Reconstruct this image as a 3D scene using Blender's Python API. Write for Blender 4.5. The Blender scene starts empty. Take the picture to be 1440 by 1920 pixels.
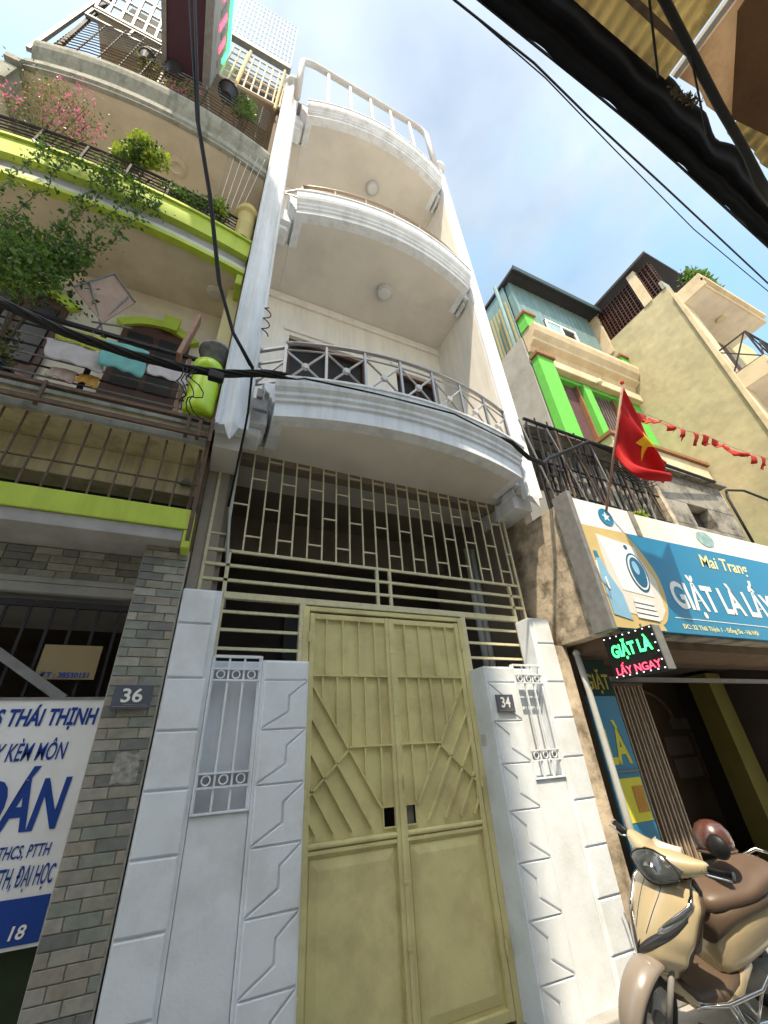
import bpy, bmesh, math, random
from mathutils import Vector, Matrix
from math import sin, cos, pi, radians
random.seed(7)
SC = bpy.context.scene
COL = SC.collection
# ------------------------------------------------------------------ camera
R_ = Vector((0.900214, -0.433083, -0.045045)); 
def _cam():
    y, p, r = 0.4539, 0.5382, -0.06557
    F = Vector((sin(y)*cos(p), cos(y)*cos(p), sin(p)))
    R0 = Vector((cos(y), -sin(y), 0)); U0 = R0.cross(F)
    R = cos(r)*R0 + sin(r)*U0; U = -sin(r)*R0 + cos(r)*U0
    m = Matrix((R, U, -F)).transposed().to_4x4()
    m.translation = Vector((0, -3.1, 1.5))
    cd = bpy.data.cameras.new('camera'); cd.sensor_fit = 'VERTICAL'; cd.sensor_height = 36
    cd.lens = 763.3/1920*36; cd.clip_start = 0.02; cd.clip_end = 2000
    o = bpy.data.objects.new('camera', cd); COL.objects.link(o); o.matrix_world = m
    SC.camera = o
_cam()
# ------------------------------------------------------------------ sky, sun, exposure
SUN = Vector((-0.6, -1.0, 2.2)).normalized()
EL = math.asin(SUN.z); AZ = math.atan2(SUN.x, SUN.y)
w = bpy.data.worlds.new('World'); SC.world = w; w.use_nodes = True
nt = w.node_tree; N = nt.nodes; L = nt.links
bg = N['Background']
sky = N.new('ShaderNodeTexSky'); sky.sky_type = 'NISHITA'; sky.sun_disc = False
sky.sun_elevation = EL; sky.sun_rotation = AZ; sky.air_density = 1.3; sky.dust_density = 3.0; sky.ozone_density = 1.5
tc = N.new('ShaderNodeTexCoord')
mp = N.new('ShaderNodeMapping'); mp.inputs['Scale'].default_value = (1, 1, 1.6); mp.inputs['Location'].default_value = (4.4, 4.4, 8.0)
n1 = N.new('ShaderNodeTexNoise'); n1.inputs['Scale'].default_value = 1.9; n1.inputs['Detail'].default_value = 9; n1.inputs['Roughness'].default_value = 0.55; n1.inputs['Distortion'].default_value = 0.35
cr = N.new('ShaderNodeValToRGB'); cr.color_ramp.elements[0].position = 0.40; cr.color_ramp.elements[1].position = 0.60
n2 = N.new('ShaderNodeTexNoise'); n2.inputs['Scale'].default_value = 2.6; n2.inputs['Detail'].default_value = 5
c2 = N.new('ShaderNodeValToRGB'); c2.color_ramp.elements[0].position = 0.3; c2.color_ramp.elements[1].position = 0.7
c2.color_ramp.elements[0].color = (0.55, 0.60, 0.40, 1); c2.color_ramp.elements[1].color = (1.7, 1.75, 1.35, 1)
ad = N.new('ShaderNodeMix'); ad.data_type = 'RGBA'; ad.blend_type = 'ADD'; ad.inputs[0].default_value = 1
ad.inputs[7].default_value = (0.0, 0.35, 0.1, 1)
mx = N.new('ShaderNodeMix'); mx.data_type = 'RGBA'
L.new(tc.outputs['Generated'], mp.inputs['Vector']); L.new(mp.outputs[0], n1.inputs['Vector']); L.new(mp.outputs[0], n2.inputs['Vector'])
L.new(n1.outputs['Fac'], cr.inputs[0]); L.new(cr.outputs[0], mx.inputs[0]); L.new(n2.outputs['Fac'], c2.inputs[0])
L.new(sky.outputs[0], ad.inputs[6]); L.new(ad.outputs[2], mx.inputs[6])
cl = N.new('ShaderNodeMix'); cl.data_type = 'RGBA'; cl.blend_type = 'MULTIPLY'; cl.inputs[0].default_value = 1; cl.inputs[7].default_value = (0.50, 0.53, 0.56, 1)
ca = N.new('ShaderNodeMix'); ca.data_type = 'RGBA'; ca.blend_type = 'ADD'; ca.inputs[0].default_value = 1
L.new(sky.outputs[0], cl.inputs[6]); L.new(cl.outputs[2], ca.inputs[6]); L.new(c2.outputs[0], ca.inputs[7]); L.new(ca.outputs[2], mx.inputs[7])
L.new(mx.outputs[2], bg.inputs['Color'])
bg.inputs['Strength'].default_value = 0.13
sd = bpy.data.lights.new('sun', 'SUN'); sd.energy = 3.05; sd.angle = radians(0.9); sd.color = (1, 0.85, 0.63)
so = bpy.data.objects.new('sun', sd); COL.objects.link(so); so.rotation_euler = SUN.to_track_quat('Z', 'Y').to_euler(); so.location = (-3, -6, 20)
SC.view_settings.view_transform = 'Standard'; SC.view_settings.look = 'None'; SC.view_settings.gamma = 1
SC.view_settings.exposure = 1.42
SC.render.engine = 'CYCLES'
SC.cycles.max_bounces = 8; SC.cycles.diffuse_bounces = 5
# ------------------------------------------------------------------ materials
MATS = {}
def mat(name, col, rough=0.8, var=0.12, scale=6.0, bump=0.1, metal=0.0, spec=0.3, dirt=None, dirt_amt=0.0, streak=False, fine=60.0, emit=None, coat=0.0, dscale=1.6):
    if name in MATS: return MATS[name]
    m = bpy.data.materials.new(name); m.use_nodes = True
    t = m.node_tree; n = t.nodes; l = t.links; b = n['Principled BSDF']
    b.inputs['Roughness'].default_value = rough; b.inputs['Metallic'].default_value = metal
    b.inputs['Specular IOR Level'].default_value = spec; b.inputs['Coat Weight'].default_value = coat
    geo = n.new('ShaderNodeNewGeometry')
    a = n.new('ShaderNodeTexNoise'); a.inputs['Scale'].default_value = scale; a.inputs['Detail'].default_value = 6
    l.new(geo.outputs['Position'], a.inputs['Vector'])
    mr = n.new('ShaderNodeMapRange'); mr.inputs[1].default_value = 0.25; mr.inputs[2].default_value = 0.75
    mr.inputs[3].default_value = 1-var; mr.inputs[4].default_value = 1+var*0.6
    l.new(a.outputs['Fac'], mr.inputs[0])
    mul = n.new('ShaderNodeMix'); mul.data_type = 'RGBA'; mul.blend_type = 'MULTIPLY'; mul.inputs[0].default_value = 1
    mul.inputs[6].default_value = (*col, 1); l.new(mr.outputs[0], mul.inputs[7])
    out = mul.outputs[2]
    if dirt_amt > 0:
        d = n.new('ShaderNodeTexNoise'); d.inputs['Scale'].default_value = dscale; d.inputs['Detail'].default_value = 9; d.inputs['Roughness'].default_value = 0.68
        if streak:
            mpn = n.new('ShaderNodeMapping'); mpn.inputs['Scale'].default_value = (5, 5, 0.45)
            l.new(geo.outputs['Position'], mpn.inputs['Vector']); l.new(mpn.outputs[0], d.inputs['Vector'])
        else: l.new(geo.outputs['Position'], d.inputs['Vector'])
        dr = n.new('ShaderNodeMapRange'); dr.inputs[1].default_value = 0.46; dr.inputs[2].default_value = 0.68
        dr.inputs[3].default_value = 0; dr.inputs[4].default_value = dirt_amt
        l.new(d.outputs['Fac'], dr.inputs[0])
        m2 = n.new('ShaderNodeMix'); m2.data_type = 'RGBA'; m2.inputs[7].default_value = (*(dirt or (0.1, 0.09, 0.07)), 1)
        l.new(dr.outputs[0], m2.inputs[0]); l.new(out, m2.inputs[6]); out = m2.outputs[2]
    l.new(out, b.inputs['Base Color'])
    rr = n.new('ShaderNodeMapRange'); rr.inputs[3].default_value = max(0, rough-0.1); rr.inputs[4].default_value = min(1, rough+0.1)
    l.new(a.outputs['Fac'], rr.inputs[0]); l.new(rr.outputs[0], b.inputs['Roughness'])
    if bump > 0:
        f = n.new('ShaderNodeTexNoise'); f.inputs['Scale'].default_value = fine; f.inputs['Detail'].default_value = 4
        l.new(geo.outputs['Position'], f.inputs['Vector'])
        bp = n.new('ShaderNodeBump'); bp.inputs['Strength'].default_value = bump; bp.inputs['Distance'].default_value = 0.01
        l.new(f.outputs['Fac'], bp.inputs['Height']); l.new(bp.outputs[0], b.inputs['Normal'])
    if emit:
        b.inputs['Emission Color'].default_value = (*col, 1); b.inputs['Emission Strength'].default_value = emit
    MATS[name] = m; return m
WHITE = mat('white_wall_paint', (0.70, 0.73, 0.78), 0.85, 0.08, 4, 0.2, dirt=(0.40, 0.40, 0.38), dirt_amt=0.55, streak=True)
WPANEL = mat('grooved_wall_paint', (0.70, 0.755, 0.82), 0.75, 0.09, 5, 0.16, dirt=(0.46, 0.46, 0.44), dirt_amt=0.5, dscale=2.2)
SOFFIT = mat('soffit_cream_paint', (0.62, 0.59, 0.54), 0.9, 0.07, 3, 0.12, dirt=(0.42, 0.39, 0.35), dirt_amt=0.45, dscale=1.1)
CREAM = mat('cream_white_paint', (0.72, 0.69, 0.64), 0.85, 0.05, 4, 0.12, dirt=(0.44, 0.42, 0.38), dirt_amt=0.35, streak=True)
GATE = mat('khaki_gate_paint', (0.66, 0.61, 0.31), 0.5, 0.12, 3.5, 0.22, spec=0.4, dirt=(0.40, 0.33, 0.17), dirt_amt=0.6, fine=9, dscale=3.0)
GRILLE = mat('pale_yellow_grille_paint', (0.68, 0.65, 0.44), 0.5, 0.12, 14, 0.0, dirt=(0.25, 0.17, 0.09), dirt_amt=0.4, dscale=14)
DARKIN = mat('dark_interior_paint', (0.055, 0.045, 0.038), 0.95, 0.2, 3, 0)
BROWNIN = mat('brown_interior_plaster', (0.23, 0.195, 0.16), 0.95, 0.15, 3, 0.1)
STEEL = mat('stainless_rail', (0.33, 0.31, 0.30), 0.35, 0.1, 20, 0, metal=0.8)
RAILW = mat('white_metal_paint', (0.52, 0.50, 0.49), 0.45, 0.08, 15, 0)
GLASSD = mat('dark_window_glass', (0.012, 0.012, 0.014), 0.35, 0.2, 3, 0, spec=0.3)
BLACK = mat('black_cable_rubber', (0.008, 0.008, 0.009), 0.6, 0.3, 12, 0.1)
LIME = mat('lime_green_paint', (0.42, 0.53, 0.07), 0.7, 0.1, 6, 0.1, dirt=(0.26, 0.32, 0.04), dirt_amt=0.45, streak=True)
BEIGE = mat('old_beige_plaster', (0.64, 0.575, 0.475), 0.9, 0.12, 4, 0.15, dirt=(0.38, 0.32, 0.24), dirt_amt=0.5)
BEIGED = mat('stained_ochre_plaster', (0.60, 0.52, 0.34), 0.9, 0.15, 5, 0.2, dirt=(0.2, 0.16, 0.09), dirt_amt=0.6, streak=True)
MOULD = mat('weathered_grey_moulding', (0.33, 0.33, 0.29), 0.9, 0.2, 8, 0.3, dirt=(0.10, 0.11, 0.08), dirt_amt=0.7, streak=True)
RUST = mat('rusty_iron', (0.13, 0.085, 0.06), 0.8, 0.4, 20, 0.3, dirt=(0.05, 0.045, 0.04), dirt_amt=0.7, dscale=8)
DIRON = mat('dark_iron', (0.03, 0.029, 0.034), 0.75, 0.3, 15, 0.1)
GREYIRON = mat('grey_painted_iron', (0.2, 0.2, 0.2), 0.6, 0.25, 15, 0.1)
MORTAR = mat('mortar', (0.44, 0.43, 0.39), 0.95, 0.15, 20, 0.3)
BRICKS = [mat('grey_brick_tile_%s' % k, c, 0.65, 0.25, 25, 0.2, spec=0.3) for k, c in (('olive', (0.25, 0.245, 0.205)), ('grey', (0.31, 0.30, 0.265)), ('dark', (0.17, 0.175, 0.165)), ('taupe', (0.29, 0.265, 0.225)), ('green', (0.22, 0.24, 0.21)))]
GREYSLAB = mat('grey_cement', (0.34, 0.34, 0.33), 0.95, 0.15, 5, 0.3, dirt=(0.12, 0.12, 0.11), dirt_amt=0.5)
WOODB = mat('brown_varnished_door', (0.07, 0.03, 0.02), 0.5, 0.3, 10, 0.1)
PLANK = mat('faded_pink_wood', (0.34, 0.2, 0.15), 0.8, 0.2, 12, 0.2)
SIGNW = mat('sign_white', (0.74, 0.76, 0.78), 0.4, 0.04, 3, 0, dirt=(0.4, 0.4, 0.4), dirt_amt=0.3)
SIGNB = mat('sign_navy', (0.012, 0.05, 0.26), 0.35, 0.08, 3, 0)
SIGNT = mat('sign_teal_blue', (0.015, 0.19, 0.36), 0.4, 0.1, 4, 0, dirt=(0.06, 0.2, 0.3), dirt_amt=0.3)
SIGNTD = mat('sign_deep_teal', (0.01, 0.1, 0.2), 0.4, 0.1, 4, 0)
SIGNTAN = mat('sign_tan', (0.55, 0.42, 0.17), 0.5, 0.1, 8, 0)
SIGNLB = mat('sign_light_blue', (0.22, 0.42, 0.6), 0.5, 0.1, 8, 0)
LETW = mat('letter_white', (0.75, 0.75, 0.74), 0.5, 0.05, 6, 0)
LETY = mat('letter_cream_yellow', (0.72, 0.66, 0.34), 0.5, 0.05, 6, 0)
SLATE = mat('slate_number_plate', (0.085, 0.095, 0.13), 0.5, 0.15, 12, 0.05)
PLUM = mat('plum_vinyl', (0.050, 0.018, 0.032), 0.5, 0.15, 5, 0.05)
NEONG = mat('green_led', (0.05, 1.0, 0.18), 0.5, 0, 5, 0, emit=1.6)
NEONR = mat('red_led', (1.0, 0.05, 0.10), 0.5, 0, 5, 0, emit=1.6)
NEONW = mat('white_led', (0.8, 0.9, 1.0), 0.5, 0, 5, 0, emit=1.0)
STAIN = mat('stained_old_plaster', (0.56, 0.47, 0.36), 0.95, 0.3, 7, 0.6, dirt=(0.11, 0.09, 0.06), dirt_amt=0.95, dscale=4.2, fine=22)
SHACK = mat('blackened_concrete', (0.30, 0.28, 0.24), 0.95, 0.3, 5, 0.5, dirt=(0.045, 0.04, 0.035), dirt_amt=1.0, dscale=3.5, fine=25)
YELW = mat('yellow_lime_wash', (0.46, 0.405, 0.25), 0.9, 0.16, 5, 0.5, dirt=(0.30, 0.265, 0.17), dirt_amt=0.75, dscale=1.0, fine=7)
YELC = mat('cream_cornice_paint', (0.60, 0.49, 0.33), 0.85, 0.12, 4, 0.1, dirt=(0.32, 0.22, 0.13), dirt_amt=0.45)
TEALM = mat('teal_sheet_metal', (0.19, 0.29, 0.29), 0.5, 0.12, 4, 0.05, metal=0.2, dirt=(0.08, 0.14, 0.14), dirt_amt=0.5, streak=True)
BGREEN = mat('bright_green_paint', (0.12, 0.47, 0.07), 0.8, 0.12, 6, 0.1, dirt=(0.16, 0.32, 0.12), dirt_amt=0.3, streak=True)
GWALL = mat('grey_rendered_wall', (0.36, 0.35, 0.33), 0.95, 0.1, 4, 0.3, dirt=(0.2, 0.19, 0.18), dirt_amt=0.5)
REDB = mat('brown_red_trim', (0.25, 0.12, 0.06), 0.7, 0.2, 6, 0.1)
CURT = mat('maroon_curtain', (0.10, 0.05, 0.05), 0.7, 0.3, 14, 0)
FLAGR = mat('flag_red', (0.55, 0.012, 0.015), 0.7, 0.08, 10, 0.05)
FLAGY = mat('flag_yellow', (0.8, 0.5, 0.02), 0.7, 0.05, 10, 0)
BUNT = mat('bunting_red', (0.50, 0.04, 0.025), 0.6, 0.15, 12, 0)
TARP = mat('black_tarpaulin', (0.0065, 0.0075, 0.0105), 0.85, 0.5, 5, 0.3, spec=0.12, fine=14)
CORR = mat('weathered_fibre_cement', (0.62, 0.54, 0.33), 0.9, 0.2, 5, 0.3, dirt=(0.2, 0.15, 0.08), dirt_amt=0.6, streak=True)
OCHRE = mat('stained_orange_board', (0.58, 0.47, 0.35), 0.9, 0.25, 5, 0.3, dirt=(0.16, 0.08, 0.035), dirt_amt=0.8, dscale=2.5)
ASPH = mat('alley_concrete', (0.46, 0.445, 0.415), 0.95, 0.15, 3, 0.3, dirt=(0.25, 0.24, 0.23), dirt_amt=0.4)
OPPW = mat('opposite_wall_paint', (0.66, 0.63, 0.56), 0.9, 0.12, 2, 0.2, dirt=(0.25, 0.22, 0.17), dirt_amt=0.5, streak=True)
PVC = mat('pvc_pipe', (0.45, 0.47, 0.46), 0.5, 0.1, 10, 0)
SCC = mat('scooter_champagne_paint', (0.42, 0.345, 0.215), 0.22, 0.03, 3, 0, spec=0.6, coat=0.7)
SCG = mat('scooter_grey_paint', (0.22, 0.19, 0.165), 0.28, 0.05, 3, 0, spec=0.5, coat=0.5)
SCB = mat('scooter_brown_plastic', (0.095, 0.068, 0.05), 0.42, 0.06, 8, 0.04)
SEATM = mat('scooter_seat_vinyl', (0.115, 0.08, 0.06), 0.45, 0.08, 8, 0.06)
SCK = mat('scooter_black_plastic', (0.012, 0.012, 0.013), 0.5, 0.1, 10, 0.1)
CHROME = mat('chrome', (0.55, 0.56, 0.58), 0.15, 0.05, 5, 0, metal=1.0)
LENS = mat('lamp_lens', (0.10, 0.11, 0.115), 0.08, 0.5, 9, 0, spec=0.9, metal=0.5)
SCREEN = mat('visor_plastic', (0.55, 0.52, 0.45), 0.15, 0.05, 5, 0, spec=0.6, coat=0.6)
HELM = mat('helmet_maroon', (0.085, 0.032, 0.024), 0.25, 0.1, 5, 0, spec=0.6, coat=0.6)
LEAF = [mat('leaf_%s' % k, c, 0.42, 0.45, 11, 0, spec=0.5) for k, c in (('mid', (0.12, 0.22, 0.035)), ('dark', (0.045, 0.10, 0.022)), ('lime', (0.32, 0.42, 0.04)), ('olive', (0.20, 0.21, 0.07)))]
PINK = mat('bougainvillea_petal', (0.66, 0.20, 0.36), 0.7, 0.2, 9, 0)
STEMM = mat('plant_stem', (0.10, 0.075, 0.045), 0.9, 0.2, 9, 0)
POTM = mat('dark_plastic_pot', (0.03, 0.03, 0.035), 0.6, 0.2, 9, 0)
TERRA = mat('terracotta_pot', (0.22, 0.09, 0.05), 0.8, 0.2, 9, 0.1)
CLT = mat('turquoise_towel', (0.22, 0.52, 0.50), 0.95, 0.15, 12, 0.3)
CLW = mat('white_cloth', (0.62, 0.57, 0.57), 0.95, 0.15, 12, 0.3)
CLY = mat('yellow_print_cloth', (0.60, 0.62, 0.10), 0.95, 0.3, 28, 0.3, dirt=(0.12, 0.11, 0.04), dirt_amt=0.8, dscale=16)
CLO = mat('orange_cloth', (0.50, 0.26, 0.06), 0.95, 0.15, 12, 0.3)
CLP = mat('pink_quilted_cloth', (0.42, 0.30, 0.25), 0.95, 0.12, 8, 0.3)
LIMEP = mat('lime_glazed_ceramic', (0.42, 0.62, 0.02), 0.35, 0.08, 6, 0, spec=0.5)
BOARDP = mat('yellowed_board', (0.24, 0.19, 0.10), 0.8, 0.1, 6, 0)
DGREEN = mat('dark_green_door', (0.02, 0.035, 0.012), 0.5, 0.3, 5, 0)
POSTP = mat('paper_notice', (0.10, 0.08, 0.07), 0.8, 0.2, 10, 0)
YCOL = mat('mustard_column', (0.14, 0.12, 0.03), 0.8, 0.15, 5, 0)
# ------------------------------------------------------------------ mesh helpers
def make_translucent(m, amt):
    t = m.node_tree; n = t.nodes; l = t.links; b = n['Principled BSDF']; o = n['Material Output']
    tr = n.new('ShaderNodeBsdfTranslucent'); src = b.inputs['Base Color'].links[0].from_socket; l.new(src, tr.inputs['Color'])
    ms = n.new('ShaderNodeMixShader'); ms.inputs[0].default_value = amt; l.new(b.outputs[0], ms.inputs[1]); l.new(tr.outputs[0], ms.inputs[2]); l.new(ms.outputs[0], o.inputs['Surface'])
for _m, _a in ((CORR, 0.65), (OCHRE, 0.55), (FLAGR, 0.3), (BUNT, 0.3), (CLT, .3), (CLW, .3), (CLY, .3)): make_translucent(_m, _a)
for _m in LEAF+[PINK]: make_translucent(_m, 0.35)
class MB:
    def __init__(s): s.v = []; s.f = []
    def box(s, x0, x1, y0, y1, z0, z1):
        i = len(s.v)
        s.v += [(x0, y0, z0), (x1, y0, z0), (x1, y1, z0), (x0, y1, z0), (x0, y0, z1), (x1, y0, z1), (x1, y1, z1), (x0, y1, z1)]
        s.f += [tuple(i+k for k in q) for q in ((0, 3, 2, 1), (4, 5, 6, 7), (0, 1, 5, 4), (1, 2, 6, 5), (2, 3, 7, 6), (3, 0, 4, 7))]; return s
    def bar(s, p, q, w, h=None, up=(0, 0, 1)):
        h = h or w; p = Vector(p); q = Vector(q); d = (q-p).normalized(); u = Vector(up)
        if abs(d.dot(u)) > 0.98: u = Vector((0, 1, 0))
        a = d.cross(u).normalized(); b = a.cross(d).normalized(); i = len(s.v)
        for c in (p, q):
            for sa, sb in ((-1, -1), (1, -1), (1, 1), (-1, 1)): s.v.append(tuple(c+a*sa*w/2+b*sb*h/2))
        s.f += [tuple(i+k for k in q) for q in ((3, 2, 1, 0), (4, 5, 6, 7), (0, 1, 5, 4), (1, 2, 6, 5), (2, 3, 7, 6), (3, 0, 4, 7))]; return s
    def tube(s, pts, r, n=8, caps=True):
        pts = [Vector(p) for p in pts]; R = r if isinstance(r, (list, tuple)) else [r]*len(pts)
        i0 = len(s.v); prev = None
        for k, p in enumerate(pts):
            d = (pts[min(k+1, len(pts)-1)]-pts[max(k-1, 0)]).normalized()
            if prev is None:
                u = Vector((0, 0, 1)) if abs(d.z) < 0.9 else Vector((1, 0, 0))
                a = d.cross(u).normalized()
            else: a = (prev-d*prev.dot(d)).normalized()
            b = d.cross(a); prev = a
            for j in range(n):
                t = 2*pi*j/n; s.v.append(tuple(p+(a*cos(t)+b*sin(t))*R[k]))
        for k in range(len(pts)-1):
            for j in range(n):
                a0 = i0+k*n+j; a1 = i0+k*n+(j+1) % n; s.f.append((a0, a1, a1+n, a0+n))
        if caps:
            s.f.append(tuple(i0+j for j in reversed(range(n)))); s.f.append(tuple(i0+(len(pts)-1)*n+j for j in range(n)))
        return s
    def prism(s, poly, y0, y1):            # poly of (x,z) counter-clockwise seen from -y, extruded along y
        i = len(s.v); n = len(poly)
        s.v += [(x, y0, z) for x, z in poly]+[(x, y1, z) for x, z in poly]
        s.f.append(tuple(i+k for k in range(n))); s.f.append(tuple(i+n+k for k in reversed(range(n))))
        for k in range(n): s.f.append((i+(k+1) % n, i+k, i+n+k, i+n+(k+1) % n))
        return s
    def zprism(s, poly, z0, z1):           # poly of (x,y)
        i = len(s.v); n = len(poly)
        s.v += [(x, y, z0) for x, y in poly]+[(x, y, z1) for x, y in poly]
        s.f.append(tuple(i+k for k in reversed(range(n)))); s.f.append(tuple(i+n+k for k in range(n)))
        for k in range(n): s.f.append((i+k, i+(k+1) % n, i+n+(k+1) % n, i+n+k))
        return s
    def lathe(s, prof, c, n=24, axis='z'):
        i = len(s.v); cx, cy, cz = c
        for r, h in prof:
            for j in range(n):
                t = 2*pi*j/n
                if axis == 'z': s.v.append((cx+r*cos(t), cy+r*sin(t), cz+h))
                elif axis == 'y': s.v.append((cx+r*cos(t), cy+h, cz+r*sin(t)))
                else: s.v.append((cx+h, cy+r*cos(t), cz+r*sin(t)))
        for k in range(len(prof)-1):
            for j in range(n):
                a = i+k*n+j; b = i+k*n+(j+1) % n; s.f.append((a, b, b+n, a+n))
        s.f.append(tuple(i+j for j in reversed(range(n)))); s.f.append(tuple(i+(len(prof)-1)*n+j for j in range(n)))
        return s
    def loft(s, rings, cap=True):
        i = len(s.v); n = len(rings[0])
        for r in rings: s.v += [tuple(p) for p in r]
        for k in range(len(rings)-1):
            for j in range(n):
                a = i+k*n+j; b = i+k*n+(j+1) % n; s.f.append((a, b, b+n, a+n))
        if cap:
            s.f.append(tuple(i+j for j in reversed(range(n)))); s.f.append(tuple(i+(len(rings)-1)*n+j for j in range(n)))
        return s
    def grid(s, fn, nu, nv):
        i = len(s.v)
        for a in range(nu+1):
            for b in range(nv+1): s.v.append(tuple(fn(a/nu, b/nv)))
        for a in range(nu):
            for b in range(nv):
                k = i+a*(nv+1)+b; s.f.append((k, k+nv+1, k+nv+2, k+1))
        return s
    def build(s, name, m, parent=None, smooth=False, bevel=0, solid=0, sub=0, fix=True):
        me = bpy.data.meshes.new(name); me.from_pydata(s.v, [], s.f); me.materials.append(m)
        if fix:
            bm = bmesh.new(); bm.from_mesh(me); bmesh.ops.recalc_face_normals(bm, faces=bm.faces); bm.to_mesh(me); bm.free()
        if smooth:
            for p in me.polygons: p.use_smooth = True
        o = bpy.data.objects.new(name, me); COL.objects.link(o)
        if parent: o.parent = parent
        if solid: q = o.modifiers.new('s', 'SOLIDIFY'); q.thickness = solid; q.offset = 0
        if sub: q = o.modifiers.new('u', 'SUBSURF'); q.levels = sub; q.render_levels = sub
        if bevel: q = o.modifiers.new('b', 'BEVEL'); q.width = bevel; q.segments = 2; q.limit_method = 'ANGLE'; q.angle_limit = radians(35)
        return o
def tag(o, label, cat, group=None, kind=None):
    if label: o['label'] = label
    if cat: o['category'] = cat
    if group: o['group'] = group
    if kind: o['kind'] = kind
    return o
def thing(name, label, cat, loc=(0, 0, 0), group=None):
    o = bpy.data.objects.new(name, None); COL.objects.link(o); o.location = loc; o.empty_display_size = 0.1
    return tag(o, label, cat, group)
def keep(o, parent):                       # parent an object built in world coordinates to a thing that stands at its own base
    o.parent = parent; o.matrix_parent_inverse = Matrix.Translation(parent.location).inverted() if parent.type == 'EMPTY' else Matrix(); return o
class T:                                   # a thing whose parts are given in world coordinates
    def __init__(s, name, label, cat, loc=(0, 0, 0), group=None, root=None):
        s.root = root or thing(name, label, cat, loc, group)
    def add(s, name, mb, m, sub_of=None, label=None, kind=None, **k):
        o = mb.build(name, m, None, **k)
        if sub_of: o.parent = sub_of; o.matrix_parent_inverse = Matrix.Translation(s.root.location).inverted() @ Matrix.Identity(4) if False else Matrix.Identity(4)
        else: keep(o, s.root)
        if label: o['label'] = label
        if kind: o['kind'] = kind
        return o
def text(name, body, m, x0, x1, z0, z1, y, parent=None, bold=0.0, shear=0.0, sub_of=None, plane='xz', ext=0.0012):
    c = bpy.data.curves.new(name, 'FONT'); c.body = body; c.offset = bold; c.shear = shear; c.resolution_u = 4
    t = bpy.data.objects.new(name, c); COL.objects.link(t)
    dg = bpy.context.evaluated_depsgraph_get(); me = bpy.data.meshes.new_from_object(t.evaluated_get(dg))
    bpy.data.objects.remove(t)
    xs = [v.co.x for v in me.vertices]; ys = [v.co.y for v in me.vertices]
    a, b, cc, d = min(xs), max(xs), min(ys), max(ys)
    for v in me.vertices:
        u = (v.co.x-a)/(b-a)*(x1-x0)+x0; h = (v.co.y-cc)/(d-cc)*(z1-z0)+z0
        v.co = (u, y, h) if plane == 'xz' else (y, u, h)
    me.materials.clear(); me.materials.append(m)
    for p_ in me.polygons: p_.use_smooth = False
    o = bpy.data.objects.new(name, me); COL.objects.link(o)
    if ext: q = o.modifiers.new('s', 'SOLIDIFY'); q.thickness = ext; q.offset = 0
    if sub_of: o.parent = sub_of
    elif parent: keep(o, parent)
    return o
def arc_plan(xl, xr, ye, ym, n=24):
    return [(xl+(xr-xl)*k/n, ye+(ym-ye)*(1-(2*k/n-1)**2)) for k in range(n+1)]
def plan_normals(pl):
    out = []
    for k, p in enumerate(pl):
        a = pl[max(k-1, 0)]; b = pl[min(k+1, len(pl)-1)]
        d = Vector((b[0]-a[0], b[1]-a[1])).normalized(); out.append(Vector((d.y, -d.x)))
    return out
def sweep(mb, pl, prof):
    nm = plan_normals(pl); rings = []
    for p, n in zip(pl, nm): rings.append([(p[0]+n.x*o, p[1]+n.y*o, z) for o, z in prof])
    return mb.loft(rings)
def slab(mb, pl, yb, z0, z1):
    poly = list(pl)+[(pl[-1][0], yb), (pl[0][0], yb)]
    return mb.zprism(poly, z0, z1)
def dup(o, loc):                            # a further thing with copies of its parts
    c = o.copy(); COL.objects.link(c); c.location = loc
    for ch in o.children:
        d = ch.copy(); COL.objects.link(d); d.parent = c
        for g in ch.children: e = g.copy(); COL.objects.link(e); e.parent = d
    return c
# ------------------------------------------------------------------ ground
g = MB().grid(lambda u, v: (-300+600*u, -300+600*v, 0), 2, 2).build('ground', ASPH); g['kind'] = 'structure'
st = MB().box(-12, 9.5, -0.3, -0.02, 0.0, 0.07).build('threshold_strip', GREYSLAB, bevel=0.01); st['kind'] = 'structure'
# ------------------------------------------------------------------ number 34: the white town house
H = T('white_town_house', 'tall narrow white town house with three curved balconies over the khaki gate', 'house', (1.5, 0.5, 0))
YB = 0.57
ZS = (3.93, 7.40, 10.80)                    # soffit heights
bk = MB()
# back wall of floor 1 with two door openings, plain back walls above
def wall_with_holes(mb, x0, x1, z0, z1, holes, y0, y1):
    xs = sorted({x0, x1, *[h[0] for h in holes], *[h[1] for h in holes]}); zs = sorted({z0, z1, *[h[2] for h in holes], *[h[3] for h in holes]})
    for a, b in zip(xs, xs[1:]):
        for c, d in zip(zs, zs[1:]):
            if not any(h[0] <= a and b <= h[1] and h[2] <= c and d <= h[3] for h in holes): mb.box(a, b, y0, y1, c, d)
H.add('balcony_back_wall', (lambda m: (wall_with_holes(m, 0.1, 3.0, 4.27, 7.4, [(0.52, 1.66, 4.27, 6.55), (2.15, 2.88, 4.27, 6.55)], YB, YB+0.2), m)[1])(MB()), CREAM)
H.add('balcony_back_wall', (lambda m: (wall_with_holes(m, 0.1, 3.0, 7.74, 10.8, [(0.6, 1.5, 7.74, 9.9), (2.0, 2.7, 7.74, 9.9)], YB, YB+0.2), m)[1])(MB()), CREAM)
m_ = MB().box(0.1, 3.0, YB-0.045, YB-0.002, 7.24, 7.30).box(0.1, 3.0, YB-0.03, YB-0.002, 7.30, 7.40)
H.add('ceiling_moulding', m_, CREAM, bevel=0.008)
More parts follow.
